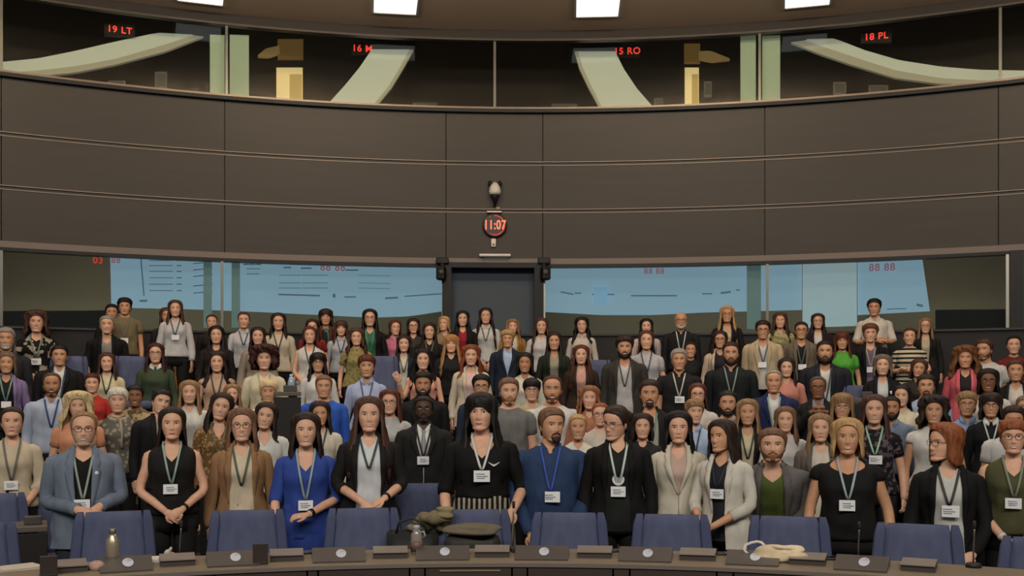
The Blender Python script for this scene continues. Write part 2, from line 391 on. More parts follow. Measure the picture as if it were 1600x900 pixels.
L += [(435, 460, 500, 462, 2.4), (520, 462, 524, 462, 6), (538, 464, 556, 464, 2), (602, 466, 622, 465, 2.6), (632, 463, 690, 459, 1.8)]
marks(s1, L).build('chart_lines', mat('#4c6078', .6, emit=.9), s1, smooth=False)
marks(s1, Lg).build('chart_rows', mat('#5f8a86', .6, emit=.95), s1, smooth=False)
marks(s2, [(876, 456, 896, 460, 2.2), (898, 458, 908, 458, 2), (925, 460, 960, 460, 2), (986, 462, 1058, 462, 2.2), (1097, 459, 1113, 459, 2), (1126, 458, 1142, 456, 3), (1150, 453, 1156, 453, 2)]).build('chart_lines', mat('#4f6680', .6, emit=.95), s2, smooth=False)
marks(s3, [(1386, 483, 1416, 482, 1.6), (1432, 476, 1442, 478, 4)]).build('chart_lines', mat('#4f6680', .6, emit=.95), s3, smooth=False)
def led2(s, px, py, h, par, label):
    o = text(s, px, py, h, RSC-.03, M_pink if par else M_led, None, 'led_digits'); tag(o, label, 'display', 'faint red numbers in the lower windows')
led2('03', 153, 407, 10, None, 'red glowing digits left of the blue reflection')
led2('88', 181, 407, 9, s1, 'faint pink digits at the left end of the blue reflection')
led2('88 88', 520, 418, 11, s1, 'faint pink digits on the middle of the left blue reflection')
led2('88 88', 1022, 424, 9, s2, 'faint pink digits on the top of the right blue reflection')
led2('88 88', 1378, 418, 11, s3, 'faint pink digits on the narrow right blue reflection')
# column reflections built as glowing strips, and dark window fittings, behind the lower glass
for a, b, y0, y1, lab in ((318, 331, 405, 512, 'pale green column reflection left of the left lower window post'), (362, 375, 406, 512, 'pale green column reflection right of the left lower window post'), (1167, 1189, 408, 514, 'pale green column reflection left of the right lower window post')):
    o = slab('partition_or_reflection', [(a, y0), (b, y0)], [(a, y1), (b, y1)], RW+.3, .04, mat('#8fa8a4', .6, emit=.30), n=3); tag(o, lab, 'partition', 'pale column reflections in the lower glass')
for a, b, y0, y1, lab in ((0, 170, 486, 524, 'dark gallery counter behind the left lower window'), (1462, 1575, 484, 524, 'dark gallery counter behind the right lower window')):
    o = slab('gallery_counter', [(a, y0), (b, y0-1)], [(a, y1), (b, y1)], RW+.5, .3, mat('#171513', .7), n=8); tag(o, lab, 'counter', 'dark gallery counters')
o = slab('white_pillar', [(928, 448), (949, 448)], [(928, 474), (949, 474)], RSC-.06, .04, mat('#7b9cb4', .6, emit=1.15), n=3); tag(o, 'small pale square notice on the right blue reflection', 'notice')

# clock, camera, exit light, brackets above the doorway
x, y = hit(773, RW); aC = angof(773, RW); P0 = lambda px, py: wp(px, py, RW)
ck = empty('wall_clock', (x, y, zat(353, y)), -aC); tag(ck, 'round red LED clock on the dark panels above the doorway', 'clock')
b = MB(); b.tube([(0, 0, 0), (0, -.03, 0), (0, -.06, 0), (0, -.065, 0)], [.20, .20, .19, .17], 40); b.build('case', mat('#2a100c', .35), ck, smooth=False)
for k in range(60):
    if k % 5 == 0 or k < 34:
        a = -k*2*PI/60+PI/2; d = MB(); d.ell((.155*math.cos(a), -.068, .155*math.sin(a)), (.007, .004, .007), 6, 4)
        d.build('led_dot', M_led, ck)
tt = text('11:07', 773, 354, 14, RW-.075, mat('#ff7a5a', .5, emit=1.0), None, 'digits', .72); tt.parent = ck; tt.matrix_parent_inverse = Matrix(); tt.location = (0, -.066, 0); tt.rotation_euler = (PI/2, 0, 0)
t = MB(); t.box((-.01, -.04, .215), (.24, .08, .03), .006); t.build('top_bracket', mat('#b9a898', .4, .3), ck, smooth=False)
cm = empty('security_camera', (x, y, zat(300, y)), -aC); tag(cm, 'white dome security camera with two black ears above the red clock', 'camera')
b = MB(); b.tube([(0, -.12, -.07), (0, -.12, -.02), (0, -.12, .05), (0, -.12, .10), (0, -.12, .13)], [.085, .098, .085, .055, .02], 20); b.build('dome', mat('#cfcac0', .4), cm)
for sx in (-1, 1):
    b = MB(); b.ell((sx*.078, -.11, .11), (.035, .04, .05), 12, 8); b.build('ear', mat('#141312', .5), cm)
b = MB(); b.tube([(0, -.12, -.07), (0, -.12, -.11), (0, -.12, -.15), (0, -.10, -.20), (0, -.06, -.22), (0, .0, -.22)], [.075, .07, .04, .03, .025, .025], 12); b.build('mount', mat('#1a1817', .5), cm)
b = MB(); b.box((.05, -.02, -.27), (.07, .05, .05), .01); b.build('junction_box', mat('#8a7f76', .5), cm, smooth=False)
sb = empty('wall_sensor', (x, y, zat(380, y)), -aC); tag(sb, 'small white sensor box hanging below the red clock', 'sensor')
b = MB(); b.box((-.02, -.03, 0), (.075, .06, .13), .012); b.build('housing', mat('#d4cec4', .5), sb)
b = MB(); b.ell((-.02, -.062, -.03), (.018, .008, .018), 10, 6); b.build('lens', mat('#6d6a66', .3), sb)
ex = empty('door_sign_light', (x, y, zat(402, y)), -aC); tag(ex, 'long flat light bar above the doorway', 'light')
b = MB(); b.box((0, -.07, .02), (.50, .14, .035), .008); b.build('lamp_bar', mat('#cfc8bd', .4, emit=.12), ex, smooth=False)
b = MB(); b.box((.02, -.02, -.05), (.38, .04, .10), .006); b.build('back_plate', mat('#6f665e', .5), ex, smooth=False)
for px, lab in ((691, 'black loudspeaker bracket at the upper left corner of the doorway'), (850, 'black loudspeaker bracket at the upper right corner of the doorway')):
    q = wp(px, 418, RW-.02); o = empty('wall_speaker', q, -angof(px, RW)); tag(o, lab, 'speaker', 'black loudspeakers beside the doorway')
    b = MB(); b.box((0, -.06, .10), (.20, .10, .10), .015); b.build('mounting_plate', M_black, o, smooth=False)
    b = MB(); b.tube([(0, -.05, .08), (0, -.12, .02), (0, -.14, -.05)], .03, 10); b.build('arm', M_dark, o)
    s = 1 if px > 800 else -1
    b = MB(); b.box((s*.02, -.14, -.11), (.14, .16, .22), .03, .3*s); b.build('cabinet', M_black, o, smooth=False)
    b = MB(); b.tube([(s*.02, -.205, -.10), (s*.02, -.235, -.10), (s*.02, -.24, -.10)], [.05, .045, .03], 14); b.build('cone', mat('#3a3634', .4), o)

# added fill strips, unseen below the sill, that brighten the gallery
def added_fill_strip(px, R, z, power, label, L=2.2):
    a = angof(px, R); p = pol(R, a, z); o = empty('added_fill_strip', p, -a); tag(o, label, 'light', 'added fill strips behind the glass')
    b = MB(); b.box((0, 0, 0), (L, .08, .05), .01); b.build('tube', mat('#e8dcc4', .5, emit=1.2), o, smooth=False)
    b = MB(); b.box((0, 0, -.035), (L+.04, .12, .02), .004); b.build('housing', mat('#8d867a', .5), o, smooth=False)
    l = bpy.data.lights.new('added_fill_lamp', 'AREA'); l.shape = 'RECTANGLE'; l.size = L; l.size_y = .1; l.energy = power; l.color = (1, .9, .72)
    q = bpy.data.objects.new('added_fill_lamp', l); COL.objects.link(q); q.location = (0, .07, .05); q.rotation_euler = (2.2, 0, 0); q.parent = o
for px, lab in ((95, 'added fill strip low in the gallery behind the far left lower window'), (300, 'added fill strip low in the gallery behind the left end of the left blue reflection'), (560, 'added fill strip low in the gallery behind the right end of the left blue reflection'), (980, 'added fill strip low in the gallery behind the left end of the right blue reflection'), (1230, 'added fill strip low in the gallery behind the white screen'), (1500, 'added fill strip low in the gallery behind the far right lower window')):
    added_fill_strip(px, RW+.75, yz(536), 9, lab)
# ------------------------------------------------------------------ the front desk
DX, DY, DT = -.06, .6, .78
def dpol(R, a, z=0.): return np.array((DX+R*math.sin(a), DY+R*math.cos(a), z))
def dang(px, R):
    u = (px-800)/F; a = u*u+1; b = -2*(u*DX+DY); c = DX*DX+DY*DY-R*R
    t = (-b+math.sqrt(b*b-4*a*c))/(2*a); return math.atan2(u*t-DX, t-DY)
def darc(mb, r0, r1, z0, z1, a0, a1, n=20, mi=0):
    G = [[dpol(r0, a0+(a1-a0)*k/n, z0), dpol(r0, a0+(a1-a0)*k/n, z1), dpol(r1, a0+(a1-a0)*k/n, z1), dpol(r1, a0+(a1-a0)*k/n, z0)] for k in range(n+1)]
    return mb.grid(G, True, mi, True, True)
R0, R1 = 4.74, 5.27
M_desk = mat('#7a6c58', .45, pat='brushed', scale=10); M_desk2 = mat('#40352f', .5, pat='brushed', scale=6)
M_cons = mat('#4a4440', .45); M_edge = mat('#6f665d', .4)
desk = empty('conference_desk', dpol(5.0, 0)); tag(desk, 'long curved brown conference desk across the bottom of the picture', 'desk')
INV = Matrix.Translation(-Vector(desk.location))
def dpart(mb, name, m, parent=desk, smooth=False):
    o = mb.build(name, m, parent, smooth=smooth)
    o.matrix_parent_inverse = INV if parent is desk else Matrix()
    return o
t = MB(); darc(t, R0, R1, DT-.014, DT, -.70, .70, 60); dpart(t, 'worktop', M_desk)
t = MB(); darc(t, R0-.012, R0, DT-.016, DT+.003, -.70, .70, 60); dpart(t, 'edge_strip', M_edge)
seams = [-60, 105, 335, 480, 497, 640, 664, 800, 824, 958, 984, 1120, 1146, 1290, 1315, 1450, 1480, 1700]
for a, b in zip(seams[:-1], seams[1:]):
    t = MB(); darc(t, R0-.004, R0+.05, .0, DT-.0165, dang(a, R0)+.001, dang(b, R0)-.001, 6); dpart(t, 'front_panel', M_desk2)
t = MB(); darc(t, R0+.055, R0+.07, .0, DT-.02, -.70, .70, 50); dpart(t, 'backing_panel', mat('#241e1b', .7))
t = MB(); darc(t, R0-.01, R0+.02, .742, .749, dang(687, R0), dang(782, R0), 6); dpart(t, 'drawer_pull', mat('#8d7c60', .45))
M_logo = mat('#c3c8d2', .4); M_logo2 = mat('#5a6074', .4)
def console(px, w_l=45, w_r=38):
    """sloping console with a round emblem"""
    rc = 4.98; a = dang(px, rc); a0, a1 = dang(px-w_l, rc), dang(px+w_r, rc); G = []
    for k in range(7):
        q = a0+(a1-a0)*k/6
        G.append([dpol(4.84, q, DT+.001), dpol(4.84, q, DT+.008), dpol(5.13, q, DT+.040), dpol(5.15, q, DT+.037), dpol(5.15, q, DT+.001)])
    t = MB(); t.grid(G, True, 0, True, True); o = dpart(t, 'microphone_console', M_cons)
    e = MB(); e2 = MB()
    def sp(u, v):                                   # point on the slope, u across, v up the slope
        r = 4.99+v; return dpol(r, a+u/r, DT+.008+(r-4.84)*.032/.29+.003)
    th = np.linspace(0, 2*PI, 21)[:-1]
    e.grid([[sp(.027*c_*math.cos(q), .085*c_*math.sin(q)) for q in th] for c_ in (1.0, .05)], True)
    for k in range(5):                              # arcs of the assembly ring inside the emblem
        rr = .020-.003*k
        e2.grid([[sp(1.1*rr*math.cos(q)+.002*dd, 3.1*rr*math.sin(q)-.006+.003*dd)+np.array((0, 0, .002)) for q in np.linspace(.4+.15*k, PI-.5, 10)] for dd in (0, .5)])
    g = e.build('emblem', M_logo, o, smooth=False); g2 = e2.build('emblem_lines', M_logo2, o, smooth=False)
    return o
for px in (200, 368, 533, 695, 850, 1012, 1180, 1350): console(px)
for a, b in ((88, 136), (250, 305), (422, 474), (583, 637), (742, 796), (902, 956), (1062, 1118), (1233, 1290), (1408, 1462)):
    rc = 5.0; t = MB(); darc(t, 4.95, 5.16, DT+.001, DT+.030, dang(a, rc), dang(b, rc), 5); o = dpart(t, 'screen_housing', mat('#473e3a', .5))
    t = MB(); darc(t, 4.94, 5.17, DT+.030, DT+.036, dang(a, rc), dang(b, rc), 5); t.build('housing_lid', mat('#857a70', .4), o, smooth=False)

# ------------------------------------------------------------------ chairs
M_blue = mat('#51566e', .8, pat='cloth', spec=.15); M_blue2 = mat('#464b64', .8, pat='cloth', spec=.15); M_metal = mat('#5a5a5c', .35, .8)
def make_chair(loc, rz, label, group, zt=.93, sc=1.0):
    r = empty('conference_chair', loc, rz); tag(r, label, 'chair', group)
    H = zt-.46
    def slabx(xl0, xr0, xl1, xr1, th, y0=0., dep=.0, nz=8, rnd_=.02):
        G = []
        for k in range(nz+1):
            q = k/nz; z = .46+H*q; xl = xl0+(xl1-xl0)*q; xr = xr0+(xr1-xr0)*q
            ins = rnd_*(max(0, (q-.9)/.1)**2+max(0, (.08-q)/.08)**2)
            lean = .10*q+y0
            row = []
            n = 10
            for j in range(n+1):
                u = j/n; x = xl+ins+(xr-xl-2*ins)*u; row.append((x*sc, lean-th*.5*(1-(2*abs(u-.5))**10*.35)+ins*.6, z))
            for j in range(n, -1, -1):
                u = j/n; x = xl+ins+(xr-xl-2*ins)*u; row.append((x*sc, lean+th*.5*(1-(2*abs(u-.5))**10*.35)-ins*.6, z))
            G.append(row)
        mb = MB(); mb.grid(G, True, 0, True, True); return mb
    slabx(-.207, .207, -.170, .170, .085, rnd_=.008).build('backrest', M_blue, r)
    for s in (-1, 1):
        a = (s*.200, s*.268, s*.163, s*.226)
        if s < 0: a = (a[1], a[0], a[3], a[2])
        slabx(*a, .105, .006, rnd_=.012).build('side_bolster', M_blue2, r)
        b = MB(); b.box((s*.285*sc, -.20, .62), (.05, .26, .03), .012); b.build('armrest', M_black, r, smooth=False).data
        b = MB(); b.tube([(s*.285*sc, -.16, .61), (s*.285*sc, -.16, .45), (s*.2*sc, -.18, .42)], .015, 8); b.build('arm_bracket', M_metal, r)
    b = MB(); b.box((0, -.24, .455), (.50*sc, .46, .10), .035); b.build('seat', M_blue, r)
    b = MB(); b.tube([(0, -.22, .41), (0, -.22, .08)], .03, 12); b.build('column', M_metal, r)
    b = MB()
    for k in range(5):
        a = k*2*PI/5; b.tube([(0, -.22, .08), (.15*math.cos(a), -.22+.15*math.sin(a), .07), (.27*math.cos(a), -.22+.27*math.sin(a), .035)], [.025, .022, .016], 8)
    b.build('star_base', M_metal, r)
    for k in range(5):
        a = k*2*PI/5; b = MB(); b.ell((.27*math.cos(a), -.22+.27*math.sin(a), .025), (.025, .02, .025), 10, 6); b.build('castor', M_black, r)
    return r
CH = []
for px, yt, lab in ((185, 800, 'blue conference chair in front of the hands of the man in the pale blue blazer'), (392, 798, 'blue conference chair in front of the camel blazer'),
                    (570, 795, 'blue conference chair in front of the woman in the black blazer with rolled sleeves'), (741, 797, 'blue conference chair with a dark bag on its seat'),
                    (888, 802, 'blue conference chair in front of the man in the blue shirt'), (1046, 805, 'blue conference chair in front of the white blazer'),
                    (1227, 808, 'blue conference chair in front of the man in the grey cardigan'), (1425, 820, 'blue conference chair between the blonde woman and the black blazer at the right'),
                    (1622, 842, 'blue conference chair cut off by the right edge of the photo'), (-32, 818, 'blue conference chair cut off by the left edge of the photo')):
    d = max((EYE-.93)*F/(yt-HZ), 5.75); x = (px-800)/F*d
    CH.append(make_chair((x, d-.08, 0), -math.atan2(x-DX, d-DY)*.9, lab, 'blue chairs behind the front desk', zat(yt, d)))
for px, yt, d, lab in ((657, 756, 7.35, 'blue conference chair behind the front row before the man in the dark suit'), (-5, 772, 7.2, 'blue conference chair behind another one at the far left edge'), (60, 778, 7.6, 'blue conference chair half hidden behind the pale blue blazer')):
    x = (px-800)/F*d
    make_chair((x, d-.08, 0), -math.atan2(x-DX, d-DY), lab, 'blue chairs behind the front row', zat(yt, d))
for px, yt, d, w_, lab in ((108, 556, 11.6, 1, 'blue grey chair back between the patterned dress and the dark shirt at the left'), (206, 556, 11.5, 1, 'blue grey chair back beside the dark shirt at the left'),
                          (597, 556, 11.5, 1, 'grey chair back behind the pale blue shirt in the middle'), (1343, 602, 9.9, 1, 'blue grey chair back beside the bearded man in the dark suit'), (930, 562, 12.0, 1, 'grey chair back left of the bearded man in the grey suit')):
    d = min(np.arange(8.6, 14.5, .05), key=lambda q: abs(zat(yt, q)-floor_z(math.hypot((px-800)/F*q-OX, q))-.98)+.01*abs(q-d))
    x = (px-800)/F*d; fz = floor_z(math.hypot(x-OX, d))
    make_chair((x, d, fz), -math.atan2(x, d), lab, 'chairs among the standing people', zat(yt, d)-fz, .9)

# pieces of the seating desks seen between people
def desk_unit(px0, px1, yt, d, label):
    x0, x1 = (px0-800)/F*d, (px1-800)/F*d; xc = (x0+x1)/2; fz = floor_z(math.hypot(xc-OX, d)); z = zat(yt, d)
    o = empty('seating_desk', (xc, d, fz), -math.atan2(xc, d)); tag(o, label, 'desk')
    w_ = x1-x0; h = z-fz
    b = MB(); b.box((0, .15, h-.02), (w_, .36, .04), .006); b.build('worktop', mat('#5d544a', .5), o, smooth=False)
    b = MB(); b.box((0, .0, (h-.05)/2), (w_, .03, h-.05), .004); b.build('front_panel', mat('#221e1b', .6), o, smooth=False)
    b = MB(); b.box((w_*.1, .08, h+.03), (w_*.5, .05, .06), .008); b.build('screen_housing', mat('#4a4440', .5), o, smooth=False)
    return o
desk_unit(428, 470, 612, 9.45, 'dark seating desk with a bottle on it beside the cream jacket')
desk_unit(20, 72, 822, 6.9, 'dark seating desk edge at the lower left behind the chairs')
desk_unit(1335, 1368, 622, 9.3, 'dark seating desk beside the woman with bangs and glasses')

# ------------------------------------------------------------------ things on the front desk
def dpt(px, py, R):                       # point on the desk top in the column px
    a = dang(px, R); return dpol(R, a, DT), -a
def item(name, px, R, label, cat, group=None):
    p, rz = dpt(px, 0, R); o = empty(name, p, rz); tag(o, label, cat, group); return o
o = item('steel_bottle', 176, 5.15, 'brushed steel drinking bottle on the front desk', 'bottle')
b = MB(); b.tube([(0, 0, .0), (0, 0, .004), (0, 0, .09), (0, 0, .125), (0, 0, .145), (0, 0, .155)], [.034, .036, .036, .033, .020, .018], 20); b.build('body', mat('#b3a791', .3, .7), o)
b = MB(); b.tube([(0, 0, .155), (0, 0, .158), (0, 0, .18), (0, 0, .184)], [.017, .018, .018, .014], 16); b.build('cap', mat('#7f7668', .35, .7), o)
o = item('water_bottle', 651, 5.12, 'clear plastic bottle with a pinkish drink on the front desk', 'bottle')
b = MB(); b.tube([(0, 0, 0), (0, 0, .004), (0, 0, .06), (0, 0, .105), (0, 0, .12), (0, 0, .135)], [.030, .032, .032, .031, .022, .016], 18); b.build('body', mat('#857870', .12, spec=.6), o)
b = MB(); b.tube([(0, 0, .012), (0, 0, .07)], [.0335, .0335], 18); b.build('sleeve', mat('#6b544c', .4), o)
b = MB(); b.tube([(0, 0, .135), (0, 0, .137), (0, 0, .152), (0, 0, .156)], [.017, .019, .019, .014], 14); b.build('cap', mat('#9aa3aa', .3), o)
b = MB(); b.tube([(.02, 0, .115), (.04, -.01, .12), (.047, -.01, .10), (.034, 0, .085)], .006, 8); b.build('loop', mat('#8e979d', .3), o)
o = item('computer_mouse', 151, 5.0, 'pale computer mouse on the desk beside the steel bottle', 'mouse')
b = MB(); b.ell((0, 0, .014), (.042, .06, .03), 16, 10); b.build('shell', mat('#a98779', .4), o)
b = MB(); b.ell((0, -.02, .036), (.006, .014, .006), 8, 6); b.build('wheel', mat('#5a4a44', .5), o)
def papers(px, R, w_, h_, label, rz=0, c_='#cfc6b8', n=3):
    o = item('paper_sheets', px, R, label, 'papers')
    for k in range(n):
        b = MB(); b.box((.01*k, .008*k, .003+.004*k), (w_, h_, .003), 0, rz+.06*k); b.build('sheet', mat(c_, .7), o, smooth=False)
    return o
papers(235, 5.17, .17, .14, 'white paper sheets on the desk before the woman in sleeveless black')
papers(22, 5.17, .20, .16, 'white papers and a folded leaflet at the left end of the desk', .2, '#b9ae9e')
o = item('glass_figure', 262, 5.2, 'small pale crumpled tissue on the papers', 'tissue')
o.location.z += .018
b = MB(); b.ell((0, 0, .016), (.02, .015, .02), 9, 6, rot=(.3, .2, .5)); b.build('fold', mat('#b8b0a0', .6), o)
b = MB(); b.ell((.012, 0, .03), (.01, .012, .022), 8, 6, rot=(.5, .4, 0)); b.build('fold', mat('#b8b0a0', .6), o)
for px, lab, hh in ((407, 'dark upright name plate before the camel blazer', .11), (76, 'dark upright name plate at the left end of the desk', .10)):
    o = item('name_plate', px, 4.88, lab, 'name plate', 'dark name plates on the desk')
    b = MB(); b.box((0, 0, hh/2), (.078, .02, hh), .003, tilt=.06); b.build('plate', mat('#3a302c', .5), o, smooth=False)
    b = MB(); b.box((0, .015, .006), (.08, .06, .012), .003); b.build('foot', mat('#2c2522', .5), o, smooth=False)
def mic(px, R, h, label, c_='#6b6660'):
    o = item('gooseneck_microphone', px, R, label, 'microphone', 'gooseneck microphones on the desk')
    b = MB(); b.tube([(0, 0, 0), (0, 0, .02), (0, 0, .024)], [.04, .036, .02], 16); b.build('base', mat('#26221f', .5), o)
    b = MB(); b.tube([(0, 0, .02), (0, 0, h*.4), (.004, -.01, h*.8), (.006, -.02, h)], .0045, 8); b.build('stem', mat(c_, .35, .6), o)
    b = MB(); b.tube([(.006, -.02, h), (.006, -.022, h+.012), (.006, -.026, h+.035), (.006, -.027, h+.04)], [.006, .009, .009, .005], 10); b.build('head', mat('#2c2927', .6), o)
mic(281, 5.22, .165, 'gooseneck microphone before the woman in sleeveless black')
mic(1341, 5.2, .17, 'gooseneck microphone before the blonde woman in black')
mic(1521, 5.22, .20, 'gooseneck microphone before the woman in the black blazer at the right')
mic(801, 5.22, .24, 'gooseneck microphone beside the chair with the dark bag', '#8a857c')
def phone(px, R, label, rz=.2):
    o = item('mobile_phone', px, R, label, 'phone', 'dark phones lying on the desk')
    b = MB(); b.box((0, 0, .006), (.14, .07, .010), .004, rz); b.build('case', mat('#14110f', .35), o, smooth=False)
    b = MB(); b.box((0, 0, .0115), (.128, .062, .002), 0, rz); b.build('screen', mat('#221d1a', .15), o, smooth=False)
phone(480, 5.2, 'dark phone on the desk below the blue dress'); phone(965, 5.2, 'dark phone on the desk below the black outfit with round badge'); phone(1140, 5.2, 'dark phone on the desk below the white blazer turned left'); phone(1310, 5.2, 'dark phone on the desk below the blonde woman'); phone(818, 5.16, 'dark phone on the desk right of the chair with the dark bag'); phone(105, 5.18, 'dark phone on the desk below the pale blue blazer')

def lump(name, c, r, m, parent, seed, amp=.25, nu=28, nv=18, zmin=None):
    rs = np.random.RandomState(seed); G = []
    K = rs.randn(6, 3)*2.5; ph = rs.rand(6)*6
    for k in range(nv+1):
        p = -PI/2+PI*k/nv; row = []
        for j in range(nu):
            t_ = 2*PI*j/nu; v = np.array((max(math.cos(p), .02)*math.cos(t_), max(math.cos(p), .02)*math.sin(t_), math.sin(p)))
            s = 1+amp*sum(math.sin(K[q].dot(v)+ph[q]) for q in range(6))/6*2
            q = np.array(c)+v*s*np.array(r)
            if zmin is not None: q[2] = max(q[2], zmin)
            row.append(q)
        G.append(row)
    mb = MB(); mb.grid(G, True, 0, True, True); return mb.build(name, m, parent)
o = item('tote_bag', 1213, 5.06, 'folded cream cotton tote bag lying on the desk', 'bag')
lump('bag_body', (0, 0, .028), (.145, .07, .05), mat('#c9b493', .8, pat='cloth'), o, 4, .35, zmin=.003)
lump('bag_fold', (.05, -.01, .06), (.08, .05, .022), mat('#d2bf9f', .8, pat='cloth'), o, 9, .4)
b = MB(); b.tube(np.array([(-.13, 0, .02), (-.155, .01, .03), (-.17, .02, .05), (-.16, .027, .072), (-.13, .03, .085), (-.10, .027, .092), (-.08, .02, .09), (-.065, .015, .078), (-.06, .01, .06)]), .008, 8); b.build('handle', mat('#cfc7bb', .7), o)
c4 = CH[3].location
o = empty('shoulder_bag', (c4.x, c4.y-.20, .51)); tag(o, 'dark olive bag with a flap standing on the seat of a blue chair', 'bag')
b = MB(); b.box((0, 0, .155), (.34, .20, .30), .05); b.build('bag_body', mat('#2a2622', .6, pat='cloth'), o)
lump('flap', (.01, -.02, .335), (.175, .13, .034), mat('#5f5745', .7, pat='cloth'), o, 3, .2)
b = MB(); b.tube([(-.16, -.11, .16), (0, -.125, .14), (.16, -.11, .17)], .012, 8); b.build('zip_seam', mat('#45403a', .5), o)
lump('side_pocket', (.09, -.11, .10), (.09, .04, .08), mat('#4a423a', .6, pat='cloth'), o, 6, .25)
x = (650-800)/F*6.5
o = empty('black_bag', ((648-800)/F*6.55, 6.45, .0)); tag(o, 'open black shopping bag with a scarf in it between two blue chairs', 'bag')
G = []
for k, (z, a_, b_) in enumerate(((.02, .13, .09), (.3, .14, .10), (.6, .155, .11), (.80, .165, .115), (.80, .15, .10), (.7, .14, .09))):
    th = np.linspace(0, 2*PI, 25)[:-1]; G.append([(a_*np.sign(math.cos(q))*abs(math.cos(q))**.5, b_*np.sign(math.sin(q))*abs(math.sin(q))**.5, z) for q in th])
b = MB(); b.grid(G, True, 0, True, True); b.build('bag_body', mat('#1b1a18', .6), o)
b = MB(); b.tube([(-.1, -.08, .79), (-.08, -.1, .87), (0, -.1, .90), (.08, -.1, .86), (.1, -.08, .79)], .008, 8); b.build('handle', mat('#2a2825', .6), o)
o = empty('scarf', ((678-800)/F*6.5, 6.42, .83)); tag(o, 'crumpled khaki green scarf lying on the black bag', 'scarf')
lump('scarf_cloth', (.0, 0, .04), (.11, .08, .065), mat('#6e6448', .85, pat='cloth'), o, 12, .45)
lump('scarf_fold', (.055, -.02, .10), (.07, .05, .03), mat('#7d7354', .85, pat='cloth'), o, 15, .4)
lump('scarf_end', (-.11, .0, .0), (.05, .05, .028), mat('#70674e', .85, pat='cloth'), o, 19, .4)
x = (449-800)/F*9.45
o = empty('water_bottle', (x, 9.62, zat(612, 9.45))); tag(o, 'pale blue water bottle on the dark seating desk beside the cream jacket', 'bottle')
b = MB(); b.tube([(0, 0, 0), (0, 0, .005), (0, 0, .09), (0, 0, .12), (0, 0, .14)], [.03, .034, .034, .025, .016], 14); b.build('body', mat('#8fa4b0', .15, spec=.6), o)
b = MB(); b.tube([(0, 0, .14), (0, 0, .142), (0, 0, .165)], [.014, .017, .016], 10); b.build('cap', mat('#b7c4cc', .4), o)
# ------------------------------------------------------------------ people
SKIN = {'f': '#d3a284', 'm': '#c28f6c', 't': '#b07c59', 'b': '#85583c', 'd': '#4f3426'}
LIPS = {'f': '#b3675c', 'm': '#a45e50', 't': '#8d5043', 'b': '#6b3f35', 'd': '#4a2c26'}
HAIR = dict(blk='#191412', dbr='#2d1e17', br='#4a3024', lbr='#70503a', aub='#552a1b', red='#874c2c', bln='#b08c5c', lbl='#cdb384', dbl='#8a6a48', gry='#8f877e', wht='#cbc2b0', dgr='#55504b')
# head: z above chin, half width, front depth, back depth
HT = smooth_table([(0, .020, .088, -.058), (.010, .036, .093, -.030), (.030, .0505, .0925, .020), (.055, .0595, .090, .058), (.085, .0665, .088, .078), (.115, .0705, .0855, .092),
                   (.145, .0725, .087, .099), (.172, .0700, .082, .096), (.195, .0610, .068, .083), (.212, .0450, .049, .060), (.223, .0250, .027, .033), (.2275, .004, .004, .005)], 60)
HT[:, 1] *= 1.10
def hring(z): return [np.interp(z, HT[:, 0], HT[:, k]) for k in (1, 2, 3)]
def gs(x, s): return np.exp(-(x/s)**2)
def face_dy(x, z, male=True):
    ax = np.abs(x); d = 0
    pr = np.interp(z, [.064, .072, .079, .095, .118, .128], [0, .014, .021, .015, .006, .0])
    sg = np.interp(z, [.068, .08, .12], [.012, .0105, .007])
    d = d-pr*np.exp(-(x/sg)**2)
    d = d-.007*gs(ax-.013, .006)*gs(z-.076, .007)
    d = d+.0075*gs(ax-.031, .015)*gs(z-.117, .011)
    d = d-(.0045 if male else .002)*gs(ax-.028, .022)*gs(z-.134, .008)
    d = d-.005*gs(ax-.040, .017)*gs(z-.085, .018)
    d = d-.004*gs(x, .025)*gs(z-.049, .014)
    d = d+.003*gs(x, .017)*gs(z-.031, .006)
    d = d-.005*gs(x, .018)*gs(z-.012, .012)
    return d
def ysurf(x, z, male=True):
    a, f, b = hring(z); s = np.clip(np.abs(x)/a, 0, .98); return -f*np.sqrt(1-s*s)+face_dy(x, z, male)
def headgrid(nu, nz, male):
    t = np.arange(nu)*2*PI/nu; ph = t-.45*np.sin(t)*1.0
    zs = .2275*(1-np.cos(np.linspace(0, PI, nz)))/2 if nz < 24 else np.interp(np.linspace(0, 1, nz), [0, .1, .62, .85, 1], [0, .012, .135, .20, .2275])
    G = []
    for z in zs:
        a, f, b = hring(z); x = a*np.sin(ph); c_ = np.cos(ph)
        y = np.where(c_ > 0, -f*c_, -b*c_)
        if f*0+b < 0: y = -(f-b)/2*c_-(f+b)/2+b*0      # closed ring wholly in front (under the chin)
        if b < 0:
            y = -( (f+(-b))/2 + (f-(-b))/2*c_ )
        y = y+np.where(c_ > .1, face_dy(x, np.full_like(x, z), male), 0)
        G.append(np.stack([x, y, np.full_like(x, z)], 1))
    return np.array(G)
def rotm(p, y, r): return np.array(Euler((p, r, y), 'XYZ').to_matrix())

